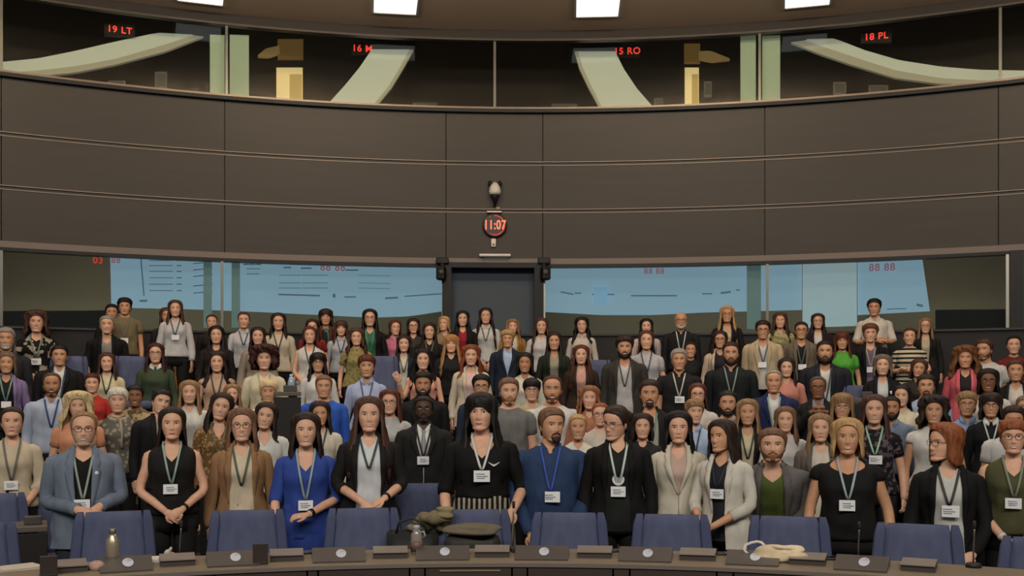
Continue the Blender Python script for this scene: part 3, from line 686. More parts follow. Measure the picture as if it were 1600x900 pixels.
# torso tables: z, half width, front, back
TM = [(.80, .165, .10, .115), (.90, .172, .105, .118), (1.0, .162, .105, .098), (1.10, .158, .108, .095), (1.20, .168, .114, .105), (1.28, .178, .113, .115), (1.33, .182, .102, .115), (1.365, .170, .082, .10), (1.39, .140, .066, .086), (1.412, .104, .054, .074), (1.434, .070, .049, .064), (1.462, .057, .050, .060), (1.485, .055, .052, .062)]
TF = [(.80, .178, .105, .122), (.90, .180, .105, .125), (1.0, .152, .10, .097), (1.08, .136, .098, .087), (1.17, .145, .115, .09), (1.225, .155, .134, .095), (1.29, .160, .112, .10), (1.33, .160, .092, .096), (1.362, .146, .070, .085), (1.388, .112, .056, .075), (1.410, .078, .047, .064), (1.432, .055, .043, .054), (1.462, .047, .044, .052), (1.485, .046, .046, .054)]
TT = {'m': smooth_table(TM, 120), 'w': smooth_table(TF, 120)}
SH = {'m': (.186, .004, 1.338), 'w': (.166, .004, 1.330)}
def tring(sex, z, w=1., belly=0.):
    T = TT[sex]; a, f, b = (np.interp(z, T[:, 0], T[:, k]) for k in (1, 2, 3))
    ww = 1+(w-1)*np.clip((1.45-z)/.1, 0, 1); f = f*ww+belly*np.exp(-((z-1.06)/.13)**2); return a*ww, f, b*ww
def tfront(sex, x, z, w=1., belly=0., inf=.0):
    a, f, b = tring(sex, z, w, belly); s = np.clip(np.abs(x)/(a+inf), 0, .97); return -(f+inf)*np.sqrt(1-s*s)
ARMS = {  # elbow, wrist, finger direction for the +x side; mirrored for the other
    'down': ((.212, .02, 1.07), (.225, -.035, .83), (0, -.15, -1)),
    'clasp': ((.212, .0, 1.07), (.075, -.19, .955), (-.85, -.1, -.5)),
    'low': ((.208, -.01, 1.07), (.075, -.165, .87), (-.6, -.1, -.8)),
    'back': ((.212, .06, 1.08), (.12, .15, .93), (-1, 0, -.3)),
    'desk': ((.24, -.03, 1.08), (.26, -.20, .86), (0, -.6, -.8)),
    'crossed': ((.235, -.05, 1.10), (-.02, -.20, 1.13), (-1, 0, .1)),
}
def limb(P, n):
    P = np.asarray(P, float); t = np.linspace(0, len(P)-1, n); out = []
    for q in t:                                      # Catmull-Rom
        i = min(int(q), len(P)-2); f = q-i
        p0, p1, p2, p3 = P[max(i-1, 0)], P[i], P[i+1], P[min(i+2, len(P)-1)]
        out.append(.5*((2*p1)+(-p0+p2)*f+(2*p0-5*p1+4*p2-p3)*f*f+(-p0+3*p1-3*p2+p3)*f**3))
    return np.array(out)
def hand(mb, W, D, side, up, curl=.5, n=6, s=1., mi=0):
    """palm, four bent fingers of different length and a thumb off the side of the palm"""
    D = np.array(D, float); D /= np.linalg.norm(D); N = np.array(up, float); N = N-D*N.dot(D); N /= np.linalg.norm(N)+1e-9
    X = np.cross(D, N)*side                          # towards the thumb
    W = np.array(W, float); rings = []
    for q, wd, th in ((-.012, .024, .019), (.015, .033, .017), (.05, .042, .015), (.085, .041, .012), (.094, .036, .009)):
        t_ = np.arange(10)*2*PI/10; rings.append([W+s*(D*q+X*(wd*math.cos(k))+N*(th*math.sin(k))) for k in t_])
    mb.grid(rings, True, mi, True, True)
    for k, (off, L) in enumerate(((.030, .070), (.010, .078), (-.011, .072), (-.030, .056))):
        p = W+s*(D*.086+X*off); P = [p]; d = D+X*off*1.2; ang = 0
        for seg, fr in enumerate((.42, .32, .26)):
            ang += curl*(.45+.35*seg)
            dd = d*math.cos(ang)-N*math.sin(ang); dd /= np.linalg.norm(dd); P.append(P[-1]+dd*L*fr*s)
        mb.tube(limb(P, 7), np.array([.0098, .0095, .0092, .0088, .0082, .0076, .005])*s, n, mi, up=N)
    p = W+s*(D*.022+X*.028); P = [p, p+s*(D*.022+X*.022-N*.006), p+s*(D*.050+X*.026-N*.016), p+s*(D*.072+X*.018-N*.024)]
    mb.tube(limb(P, 7), np.array([.014, .0135, .012, .011, .010, .0095, .006])*s, n, mi, up=N)

def person(px, yt, yc, d, sex, skin, hair, hcol, top, label, pose='down', yaw=0., pitch=0., roll=0., w=1., belly=0., lean=0., glasses=None, beard=None, beardc=None, lan=None, badge=None,
           bottom=('trousers', '#1c1a1a'), smile=1., arms=None, hem=None, lod=1, sleeve=None, extra=None, tw=0., neckz=None, watch=None, necklace=None):
    male = sex == 'm'; rs = np.random.RandomState(int(px*7+yt)); w = 1+(w-1)*.62
    hs = (yc-yt)*d/F/.238                             # head size from the picture
    hs = min(max(hs, .88), 1.14)
    x0 = (px-800)/F*d; ztop = zat(yt, d)
    r = math.hypot(x0-OX, d); fz = floor_z(r)
    Hs = ztop-fz
    hip = Hs-.85*hs*math.cos(lean)
    scz = hip/.85
    rz = -math.atan2(x0, d)*.9+tw
    def warp(V):                                      # body frame -> stature, head size and lean of this person
        V = np.array(V, float); sh = V.shape; V = V.reshape(-1, 3).copy(); up = V[:, 2] > .85
        z = V[:, 2].copy(); V[:, 2] = np.where(up, hip+(z-.85)*hs, z*scz); V[:, :2] *= hs
        if lean:
            q = np.clip((z-.80)/.12, 0, 1)*lean; dz = V[:, 2]-hip; y = V[:, 1].copy()
            V[:, 1] = y*np.cos(q)-dz*np.sin(q)*(dz > 0); V[:, 2] = np.where(dz > 0, hip+dz*np.cos(q)+y*np.sin(q)*.6, V[:, 2])
        return V.reshape(sh)
    RH = rotm(pitch-lean*.8, yaw, roll); PV = np.array((0, .025, .03))
    def hw(V):                                        # head frame -> body frame
        V = np.asarray(V, float); sh = V.shape; V = (V.reshape(-1, 3)-PV)@RH.T+PV+np.array((0, -.012, 1.452)); return V.reshape(sh)
    hc = warp(hw(np.array([[0, 0, .12]])))[0]
    c_, s_ = math.cos(rz), math.sin(rz)
    ox, oy = hc[0]*c_-hc[1]*s_, hc[0]*s_+hc[1]*c_
    root = empty('person', (x0-ox, d-oy, fz), rz)
    tag(root, label, 'person', 'people standing for the group photo')
    class WB(MB):                                     # mesh builder that warps as it builds
        def build(self, name, mats, parent=root, **k):
            if self.v: self.v = [warp(np.concatenate(self.v))]
            return MB.build(self, name, mats, parent, **k)
    nu, nz, na = (44, 34, 12) if lod == 0 else (32, 24, 8)
    msk = mat(SKIN[skin], .55, pat='mottle', scale=25, spec=.35)
    hcx = HAIR.get(hcol, hcol)
    # ---------------- body
    B = WB()
    B.grid(hw(headgrid(nu, nz, male)), True, 0, True, True)
    for s in (-1, 1):                                 # ears
        B.v.append(np.zeros((0, 3)))
        e = MB(); e.ell((s*.0735, .012, .098), (.009, .018, .031), 10, 8, rot=(.25, 0, s*.35)); B.add(hw(np.concatenate(e.v)), e.f, 0)
    zz = np.r_[np.linspace(.80, 1.30, 9), np.linspace(1.33, 1.47, 10)]; th = np.arange(24)*2*PI/24; G = []
    for z in zz:
        a, f, b = tring(sex, z, w, belly); kk = 1-.07*max(0, min(1, (1.36-z)/.1)); a, f, b = a*kk, f*kk, b*kk; c2 = np.cos(th); G.append(np.stack([a*np.sin(th), np.where(c2 > 0, -f*c2, -b*c2), np.full(24, z)], 1))
    B.grid(G, True, 0, True, True)
    nr = .056 if male else .047
    B.tube([(0, .012, 1.40), (0, .010, 1.44), (0, .012, 1.48), (0, .018, 1.54)], [nr*1.18, nr*1.02, nr*.97, nr], 16)
    ss = SH[sex]; ww = 1+(w-1)*.8
    A = arms or ((ARMS[pose],)*2); paths = []
    for i, s in enumerate((-1, 1)):
        E_, W_, D_ = A[i]
        sq = lambda v: (math.copysign(.165+.55*(abs(v[0])-.165), v[0]),)+tuple(v[1:]) if arms and abs(v[0]) > .165 else v
        E_, W_ = sq(E_), sq(W_)
        k = 1 if arms else s                          # explicit arms are given with their own sign
        E_ = np.array((E_[0]*k*(ww if not arms else 1), E_[1], E_[2])); W_ = np.array((W_[0]*k, W_[1], W_[2])); D_ = np.array((D_[0]*k, D_[1], D_[2]))
        if pose == 'crossed' and not arms and s < 0: W_ = W_+np.array((0, -.03, -.03))
        if pose in ('clasp', 'low') and not arms and s < 0: W_ = W_+np.array((.012, -.018, .018))
        if pose == 'low' and belly: W_ = W_+np.array((0, -belly*.6, 0)); 
        P = limb([(s*(ss[0]-.065)*ww, ss[1], ss[2]+.016), (s*(ss[0]-.006)*ww, ss[1], ss[2]-.004), (s*(ss[0]+.010)*ww, ss[1], ss[2]-.09), E_, E_+(W_-E_)*.5+np.array((s*.006, 0, 0)), W_], 16)
        paths.append(P); aw = (1.0 if male else .88)*(1+(w-1)*.7)
        R = np.interp(np.linspace(0, 5, 16), [0, 1, 2, 3, 4, 5], [.028, .044, .0425, .037, .035, .026])*aw
        B.tube(P, R, na)
        upv = np.array((0, -1, .25)) if abs(D_[2]) > .5 or pose in ('clasp', 'low') else np.array((0, -.4, 1))
        if abs(D_[2]) > .9: upv = np.array((s*1., -.5, 0))
        hand(B, W_, D_, -s if True else s, upv, .55 if pose in ('down', 'back', 'low') else .75, 6, .97 if male else .88)
    for s in (-1, 1):                                 # legs and feet
        B.tube(limb([(s*.09, .0, .86), (s*.095, -.01, .5), (s*.10, .02, .08)], 8), [.085, .078, .066, .054, .05, .048, .04, .036], 10)
        B.tube([(s*.10, .05, .04), (s*.10, .0, .05), (s*.105, -.10, .035), (s*.108, -.16, .025)], [.035, .042, .042, .02], 10)
    # face
    def patch(x0, x1, up, lo, lift, mi, n=9, mirror=True):
        for s in ((-1, 1) if mirror else (1,)):
            G = []
            for x in np.linspace(x0, x1, n):
                zu, zl = up(x), lo(x); row = []
                for q in np.linspace(0, 1, 4):
                    z = zu+(zl-zu)*q; row.append((s*x, float(ysurf(x, z, male))-lift, z))
                G.append(row)
            B.grid(hw(G), False, mi)
    el = lambda x: max(0, 1-((x-.0315)/.0145)**2)
    patch(.017, .046, lambda x: .1172+.0055*el(x), lambda x: .1172-.0042*el(x), .0012, 1)
    patch(.0262, .0368, lambda x: .1175+.0052*max(0, 1-((x-.0315)/.0054)**2)**.5, lambda x: .1175-.0048*max(0, 1-((x-.0315)/.0054)**2)**.5, .0020, 2, 7)
    patch(.0165, .048, lambda x: .1190+.0060*el(x), lambda x: .1172+.0055*el(x), .0022, 3)
    bt = .0055 if male else .0036
    patch(.0135, .050, lambda x: .1335+.0045*max(0, 1-((x-.034)/.022)**2)+bt*.5, lambda x: .1335+.0045*max(0, 1-((x-.034)/.022)**2)-bt*.5, .0025, 3)
    mwd = .0290 if smile > .4 else .0235
    cu = lambda x: .0445+.0075*smile*(x/mwd)**2
    op = (.0085*min(smile, 1.2) if smile > .4 else 0)
    sh = lambda x: max(0, 1-(x/mwd)**2)
    patch(-mwd, mwd, lambda x: cu(x)+op*.5*sh(x)+.0055*sh(x)**.6, lambda x: cu(x)-op*.5*sh(x)-.0068*sh(x)**.6, .0016, 4, 11, False)
    if op: patch(-mwd*.86, mwd*.86, lambda x: cu(x)+op*.55*sh(x/.9), lambda x: cu(x)-op*.5*sh(x/.9), .0026, 5, 9, False)
    else: patch(-mwd*.9, mwd*.9, lambda x: cu(x)+.0008, lambda x: cu(x)-.0008, .0026, 3, 9, False)
    brow = HAIR['dbr'] if hcol in ('wht', 'lbl') else hcx
    if hcol in ('lbl', 'bln', 'wht', 'gry'): brow = '#7a5c40' if skin != 'd' else '#2a1c15'
    body = B.build('body', [msk, mat('#d8d0c8', .35), mat('#241610', .3), mat(brow, .7), mat(LIPS[skin], .45), mat('#cdc4b5', .4)])
    # ---------------- garments
    kind, tc = top[0], top[1]; inner = top[2] if len(top) > 2 else '#d8d4cc'
    def cm(h):
        if isinstance(h, tuple): return mat(h[1], .8, pat=h[0], h2=h[2], scale=h[3], spec=.15)
        return mat(h, .8, pat='cloth', spec=.18)
    fold = rs.rand(8)*6
    def shell(z0, neck, inf, openw=None, flare=0., nz=26, nphi=40, name='top', m=None, solid=0, parent=None, lap=None):
        """torso garment: closed (openw None) or open at the front, opening half width openw(z)"""
        G = []
        for j in range(nphi+(0 if openw is None else 1)):
            col = []
            for k in range(nz):
                q = k/(nz-1)
                if openw is None: p = 2*PI*j/nphi
                else: p = None
                ztop_ = neck(p if p is not None else PI)
                z = z0+(ztop_-z0)*(1-(1-q)**1.5)
                a, f, b = tring(sex, max(z, .80), w, belly)
                e = inf+flare*max(0, (1.05-z))/.25
                if z > 1.40: e = min(e, inf)*1.0
                if p is None:
                    wo = min(openw(z), (a+e)*.93); p0 = math.asin(wo/(a+e)); p = p0+(2*PI-2*p0)*j/nphi
                wr = .0045*(math.sin(9*p+fold[0]+z*14)*.5+math.sin(5*p-z*22+fold[1])+.6*math.sin(z*47+3*p+fold[2]))*np.clip((1.32-z)/.2, .15, 1)
                cp = math.cos(p); sx = math.sin(p)
                col.append(((a+e+wr)*sx, (-(f+e+wr)*cp if cp > 0 else -(b+e+wr)*cp), z))
            G.append(col)
        G = np.swapaxes(np.array(G), 0, 1)
        mb = WB(); mb.grid(G, openw is None, 0)
        return mb, G
    def sleeves(mb, inf, t1, cuffw=1.0, bag=0.):
        for i, P in enumerate(paths):
            n = max(4, int(round(16*t1))); Q = P[:n]
            if t1 >= .99: Q = P.copy(); Q[-1] = P[-2]+(P[-1]-P[-2])*.9
            tt_ = np.linspace(0, 5, 16)[:n]; aw = (1.0 if male else .88)*(1+(w-1)*.7)
            R = np.interp(tt_, [0, 1, 2, 3, 4, 5], [.028, .045, .044, .039, .037, .030])*aw+inf+bag*np.interp(tt_, [0, 2, 4, 5], [0, .5, 1, .7])
            R = R+.0025*np.sin(np.arange(n)*2.1+fold[3+i])*(np.arange(n) > 3)
            R[0] = max(R[0], .03)
            mb.tube(Q, R*1.0, 14, caps=True)
    longs = {'tee': .52, 'blouse': .99, 'shirt': .99, 'tank': 0, 'vneck': .99, 'jacket': .99, 'suit': .99, 'cardigan': .99, 'dress': .52, 'turtle': .99, 'scoop': .5}
    t1 = longs[kind] if sleeve is None else sleeve
    hem = hem or {'dress': .80, 'tank': .90, 'tee': .88}.get(kind, .88)
    nzc = neckz or {'tee': 1.405, 'blouse': 1.36, 'shirt': 1.375, 'tank': 1.375, 'vneck': 1.29, 'dress': 1.35, 'turtle': 1.445, 'scoop': 1.33}.get(kind, 1.37)
    wv = {'tee': .9, 'scoop': 1.25, 'tank': .75, 'dress': .8, 'turtle': 3}.get(kind, .62)
    side = 1.425 if kind not in ('scoop',) else 1.405
    def neckf(lo, wdt, hi):
        def f(p):
            q = abs((p+PI) % (2*PI)-PI); return lo+(hi-lo)*min(1, q/wdt)**1.0 if q < wdt else hi
        return f
    zb = None
    if kind in ('jacket', 'suit', 'cardigan'):
        iz = neckz or (1.375 if kind == 'suit' else 1.345)
        mb, G = shell(.80, neckf(iz, .7, 1.428), .011); 
        shirt = mb.build('shirt', cm(inner), solid=0)
        if kind == 'suit': ow = lambda z: np.interp(z, [.70, .95, 1.08, 1.30, 1.43], [.012, .003, .004, .062, .058])
        elif kind == 'jacket': ow = lambda z: np.interp(z, [.70, 1.0, 1.30, 1.43], [.065, .045, .060, .052])
        else: ow = lambda z: np.interp(z, [.70, 1.0, 1.30, 1.43], [.105, .085, .075, .06])
        mb, G = shell(.745 if kind != 'cardigan' else .74, lambda p: 1.436, .019, ow, .012, nz=30)
        sleeves(mb, .011, t1)
        jk = mb.build('jacket', cm(tc))
        lp = WB()                                      # lapels and collar, lifted off the front edges
        for s, ci in ((1, 0), (-1, G.shape[1]-1)):
            L = []
            zl = 1.06 if kind == 'suit' else 1.0
            for k in range(G.shape[0]):
                p = G[k, ci]; z = p[2]
                if z < zl: continue
                q = (z-zl)/(1.436-zl); wd = (.058 if male else .05)*math.sin(min(1, q*1.25)*PI*.5)*(1-.45*max(0, (q-.72)/.28))+.002
                if abs(q-.72) < .05: wd *= .75
                row = []
                for u in (0, .5, 1):
                    x = p[0]+s*wd*u; y = float(tfront(sex, x, z, w, belly, .019))-.006*(1-.3*u); row.append((x, y if z < 1.39 else min(y, p[1]-.004), z))
                L.append(row)
            lp.grid(L)
        n_ = 14; cl = []
        for k in range(n_+1):                          # collar round the back of the neck
            p = math.asin(.052/.075)+(2*PI-2*math.asin(.052/.075))*k/n_
            cl.append([((.070 if male else .060)*math.sin(p)*q, (-.052*math.cos(p) if math.cos(p) > 0 else -.070*math.cos(p))*q, z) for q, z in ((1.25, 1.415), (1.02, 1.455), (1.10, 1.428))])
        lp.grid(cl)
        lp.build('lapels', cm(tc), jk, solid=.004)
        if (kind == 'suit' and male) or extra == 'collar': collar_m = cm(inner)
        else: collar_m = None
    else:
        hemz = hem
        mb, G = shell(hemz, neckf(nzc, wv, side), .010, flare=.014 if kind in ('tee', 'blouse', 'shirt') else .004, nz=30)
        if kind == 'turtle': mb.tube([(0, .010, 1.425), (0, .011, 1.45), (0, .012, 1.468)], [nr*1.22, nr*1.12, nr*1.10], 18, caps=False)
        if t1 > 0: sleeves(mb, .010, t1, bag=.012 if kind == 'blouse' else .003)
        zt_ = mb.build('top', cm(tc), solid=.004)
        collar_m = cm(inner if extra == 'whitecollar' else tc) if kind == 'shirt' or extra in ('collar', 'whitecollar') else None
    if collar_m:
        cb = WB()
        for s in (-1, 1):
            x1 = .030 if not male else .034
            P = [[(s*.012, -.064, 1.398), (s*.052, -.040, 1.446), (s*.060, .0, 1.452)], [(s*.018, -.092 if male else -.083, 1.365), (s*.066, -.066, 1.395), (s*.078, -.004, 1.425)]]
            cb.grid(P)
        bk = [[((.060 if male else .052)*math.sin(p), .012-.062*math.cos(p), 1.452), ((.078 if male else .068)*math.sin(p), .012-.078*math.cos(p), 1.425)] for p in np.linspace(PI*.5, PI*1.5, 9)]
        cb.grid(bk); cb.build('collar', collar_m, solid=.004)
    if extra and extra.startswith('tie'):
        tb = WB(); L = []
        for z, hwid in ((1.392, .013), (1.375, .017), (1.362, .012), (1.30, .019), (1.20, .026), (1.08, .033)):
            y = float(tfront(sex, 0, z, w, belly, .012))-.004; L.append([(-hwid, y+.003, z), (0, y-.003, z), (hwid, y+.003, z)])
        tb.grid(L); tb.build('tie', cm(extra[3:]), solid=.003)
    if extra and extra.startswith('scarf'):
        sb_ = WB(); sb_.tube([(.075*math.sin(p), .01-.075*math.cos(p), 1.405-.025*math.cos(p)) for p in np.linspace(0, 2*PI, 19)], .022, 8, caps=False)
        sb_.tube([(.02, -.09, 1.39), (.035, -.115, 1.30), (.03, -.125, 1.2), (.035, -.12, 1.12)], [.02, .026, .028, .03], 8, flat=.4); sb_.build('scarf', cm(extra[5:]))
    if extra and extra.startswith('pin'):
        q = WB(); z = 1.27; x = .085; q.ell((x, float(tfront(sex, x, z, w, belly, .022))-.004, z), (.013, .004, .013), 10, 6); q.build('lapel_pin', mat(extra[3:] or '#d8d6d0', .4))
    if extra == 'bird':
        q = WB(); z = 1.24; x = .075; y = float(tfront(sex, x, z, w, belly, .02))-.006
        q.grid([[(x-.035+.07*u, y, z+.016*abs(2*u-1)**1.4+.004), (x-.035+.07*u, y, z+.016*abs(2*u-1)**1.4-.010*(1-abs(2*u-1)))] for u in np.linspace(0, 1, 11)]); q.build('bird_pin', mat('#cfcac2', .4))
    if extra == 'dove':
        q = WB(); z = 1.25; x = .09; q.ell((x, float(tfront(sex, x, z, w, belly, .022))-.004, z), (.020, .004, .020), 12, 6); q.build('round_badge', mat('#d8d6d0', .4))
    # lower garment
    bk_, bc = bottom[0], bottom[1]; lb = WB()
    if bk_ == 'trousers':
        th = np.arange(20)*2*PI/20; G = []
        for z in (.78, .84, .90, .96, 1.0, 1.03):
            a, f, b = tring(sex, max(z, .8), w, belly); c2 = np.cos(th); G.append(np.stack([(a+.004)*np.sin(th), np.where(c2 > 0, -(f+.004)*c2, -(b+.004)*c2), np.full(20, z)], 1))
        lb.grid(G, True, 0, True, False)
        for s in (-1, 1): lb.tube(limb([(s*.09, .0, .86), (s*.095, -.01, .5), (s*.10, .02, .06)], 9), np.array([.092, .09, .084, .076, .07, .066, .064, .062, .062])*(1+(w-1)*.7), 12)
    else:
        th = np.arange(28)*2*PI/28; G = []
        for z in (.42, .55, .70, .80, .88, .95, 1.0, 1.04):
            a, f, b = tring(sex, max(z, .80), w, belly); g = .03*max(0, (.9-z)/.4); c2 = np.cos(th); wv_ = 1+.03*np.sin(th*7+fold[4])*max(0, (1-z)/.5)
            G.append(np.stack([(a+.008+g)*np.sin(th)*wv_, np.where(c2 > 0, -(f+.008+g)*c2, -(b+.008+g)*c2)*wv_, np.full(28, z)], 1))
        lb.grid(G, True, 0, False, False)
    lb.build('skirt' if bk_ == 'skirt' else 'trousers', cm(bc), solid=.003 if bk_ == 'skirt' else 0)
    # ---------------- lanyard and badge
    infl = {'jacket': .012, 'suit': .021, 'cardigan': .012}.get(kind, .014)
    if lan:
        lc, zb = lan; hwid = .0075 if lod == 0 else .0085
        L = WB()
        for s in (-1, 1):
            P = []
            for q in np.linspace(0, 1, 14):
                if q < .2: x = s*(.062-.0*q); z = 1.437-.02*q/.2; y = .0-.05*q/.2
                else:
                    u = (q-.2)/.8; x = s*(.062*(1-u)**.9+.004); z = 1.417+(zb+.04-1.417)*u; y = float(tfront(sex, x, z, w, belly, infl))-.009
                P.append((x, y, z))
            P = np.array(P); G = [[p-np.array((hwid, 0, 0)), p+np.array((hwid, -.002, 0))] for p in P]; L.grid(G)
        L.build('lanyard', mat(lc, .6), solid=.002)
        if badge != 0:
            bz = zb; y = float(tfront(sex, 0, bz, w, belly, infl))-.018
            q = WB(); q.box((rs.randn()*.006, y, bz), (.102, .005, .072), .002, rz=rs.randn()*.05); bo = q.build('badge', mat('#e4e2e0', .5), smooth=False)
            q = WB(); 
            for k, (dx, dz, wd) in enumerate(((-.01, .014, .055), (.0, .0, .07), (-.008, -.012, .05))): q.box((dx, y-.0035, bz+dz), (wd, .002, .006))
            if lod == 0: q.build('badge_print', mat('#8f8f96', .6), bo, smooth=False)
            if badge == 'round':
                q = WB(); q.tube([(0, y+.002, bz+.085), (0, y-.004, bz+.085), (0, y-.005, bz+.085)], [.042, .042, .038], 24); q.build('round_badge', mat('#d4d2ce', .5), smooth=False)
                q = WB(); q.tube([(0, y-.006, bz+.085), (0, y-.007, bz+.085)], [.022, .02], 16); q.build('badge_print', mat('#8d9096', .6), smooth=False)
    if watch:
        for i in ((0,) if watch[0] == 'L' else (1,)):
            P = paths[i]; q = WB(); v = P[-1]-P[-2]; v /= np.linalg.norm(v); c0 = P[-1]-v*.03
            q.tube([c0-v*.012, c0, c0+v*.012], [.030, .0315, .030], 14); q.build('watch', mat(watch[1:], .35))
    # ---------------- hair
    def cap(style):
        zf, vol, zend, phc, flare, lump_, back = style
        n_phi = 80 if lod == 0 else 52; nt = 22 if zend < 0 else 16
        zt = .2275+vol*.75; ph = np.arange(n_phi)*2*PI/n_phi; f1, f2, f3 = rs.rand(3)*6; G = []; part_ = rs.choice([-2.2, 0, 0, 2.2])
        for p in ph:
            q = abs((p+PI) % (2*PI)-PI); dq = math.degrees(q)
            if zend > 0:    # short: hairline, temples, above the ears, nape
                zl = np.interp(dq, [0, 35, 55, 68, 78, 90, 108, 125, 180], [zf, zf-.006, zf-.026, .135, .095, .115, .105, min(.06, zend+.02), zend])
            else:
                zl = np.interp(dq, [0, 14, phc-40, phc-22, phc-5, phc+8, phc+18, 180], [zf, zf-.002, zf-.010, zf-.036, .112, min(.0, zend*.3), zend, zend])+(.014*math.sin(7*p+f2)+.006*math.sin(19*p) if dq > phc+14 else 0)*min(1, -zend*4)
            col = []
            for k in range(nt):
                t_ = k/(nt-1); z = zt-(zt-zl)*(1-math.cos(t_*PI*.5))*1.0 if zend > 0 else zt-(zt-zl)*(t_**1.7)
                ze = z if z < .11 else .11+(z-.11)*(.2275-.11)/(zt-.11)
                o = vol*(.75+.25*min(1, t_*3))
                if zend <= 0 and dq < phc-2: o *= 1-.84*np.clip((t_-.30)/.62, 0, 1)**1.15
                if zend > 0: o = vol*np.interp(dq, [0, 50, 75, 180], [.9, .8, .62, .75])*(1-.80*np.clip((t_-(.45 if dq < 70 else .75))/(.55 if dq < 70 else .25), 0, 1)**1.2)
                a, f, b = hring(max(ze, .085)); pe = p
                if z < .10 and zend <= 0:
                    g = np.clip((.10-z)/.16, 0, 1)
                    a0 = a+(np.interp(z, [-.35, -.16, -.05, .1], [.046, .040, .024, .0]))*flare; 
                    b0 = b*.95+.012*g; f0 = f*(1-g)+g*np.interp(z, [-.36, -.22, -.12, -.04], [.150, .135, .095, .062])
                    a, f, b = a0, f0, b0
                    sg = 1 if p < PI else -1; qe = q
                    if back != 'behind': qe = math.radians(np.interp(dq, [0, phc-6, 110, 180], [0, phc-6-(phc-34)*g*.95, 110-22*g, 180]))
                    pe = sg*qe if sg > 0 else 2*PI-qe
                    o *= (1-.55*max(0, (t_-.85))/.15)
                wob = lump_*(math.sin(13*p+f1+70*z)*.5+.6*math.sin((27 if lod == 0 else 17)*p+f2-z*30)+.55*math.sin(z*75+5*p+f3))
                if zend > 0: wob *= (1-.6*t_)
                elif dq < phc-2: wob *= 1-.85*np.clip((t_-.40)/.6, 0, 1)
                ah = hring(max(ze, .085))[0]; o2 = max(o+wob, .0035 if t_ < .98 else -.001)*min(1, (ah/.066))**.9 if z > .11 else max(o+wob, .0035 if t_ < .98 else -.001); c2 = math.cos(pe); s2 = math.sin(pe)
                if t_ == 0: x = y = 0.
                else: x = (a+o2)*s2; y = -(f+o2)*c2 if c2 > 0 else -(b+o2)*c2
                if lump_ > .0055 and z < .1: x += .012*math.sin(z*42+f1+3*p)
                col.append((x, y, z))
            G.append(col)
        G = np.swapaxes(np.array(G), 0, 1); mb = WB(); mb.grid(hw_hair(G), True, 0); return mb
    def hw_hair(G):                                   # hair turns with the head above the chin, hangs below it
        V = np.asarray(G); H = hw(V); D = V+np.array((0, -.012, 1.452)); k = np.clip((V[..., 2:3]+.12)/.14, 0, 1); return D+(H-D)*k
    hm = mat(hcx, .55, pat='strand', spec=.25)
    #          hairline, volume, lower end, face opening, flare, strand, mode
    ST = dict(short=(.190, .017, .025, 0, 0, .0030, ''), crop=(.193, .011, .03, 0, 0, .0014, ''), quiff=(.190, .026, .03, 0, 0, .004, ''), fluffy=(.183, .032, .01, 0, 0, .008, ''), pixie=(.172, .022, .01, 0, 0, .006, ''), bowl=(.155, .026, .008, 0, 0, .004, ''),
              receding=(.210, .009, .03, 0, 0, .0012, ''), tied=(.199, .010, .015, 0, 0, .0016, ''),
              bob=(.199, .026, -.03, 70, .9, .0040, ''), bobbang=(.154, .026, -.03, 70, .9, .0035, ''), curlbob=(.190, .042, -.05, 68, 1.4, .011, ''), lob=(.200, .024, -.11, 71, 1.1, .0045, ''),
              long=(.201, .022, -.27, 70, 1.15, .0045, ''), longbang=(.154, .024, -.27, 69, 1.2, .0040, ''), wavy=(.199, .028, -.25, 69, 1.45, .0085, ''), longback=(.201, .017, -.22, 72, .7, .0035, 'behind'),
              xlong=(.202, .023, -.34, 69, 1.5, .0045, ''), xlongbang=(.152, .025, -.33, 66, 1.4, .0040, ''), volume=(.190, .050, -.13, 68, 2.1, .013, ''))
    if hair in ST: cap(ST[hair]).build('hair', hm, solid=.003)
    elif hair == 'afro':
        mb = cap((.184, .064, -.005, 68, 1.0, .015, '')); mb.build('hair', hm, solid=.006)
    elif hair == 'fringe':                            # bald on top, hair round the sides
        G = []
        for p in np.linspace(math.radians(72), math.radians(288), 30):
            q = abs((p+PI) % (2*PI)-PI); dq = math.degrees(q); zl = np.interp(dq, [70, 85, 105, 125, 180], [.10, .115, .105, .05, .03]); zu = np.interp(dq, [70, 90, 180], [.15, .165, .17]); row = []
            for u in np.linspace(0, 1, 7):
                z = zu+(zl-zu)*u; a, f, b = hring(z); o = .011*math.sin(PI*min(max(u, .08), .92)); c2 = math.cos(p); row.append(((a+o)*math.sin(p), -(f+o)*c2 if c2 > 0 else -(b+o)*c2, z))
            G.append(row)
        mb = WB(); mb.grid(hw(G)); mb.build('hair', hm)
    if hair == 'bun_':
        pass
    if hair == 'tied' and not male:
        e = MB(); e.ell((rs.choice([-1, 1])*.02, .115, .13), (.045, .04, .045), 12, 8); mb = WB(); mb.add(hw(np.concatenate(e.v)), e.f); mb.build('hair_bun', hm)
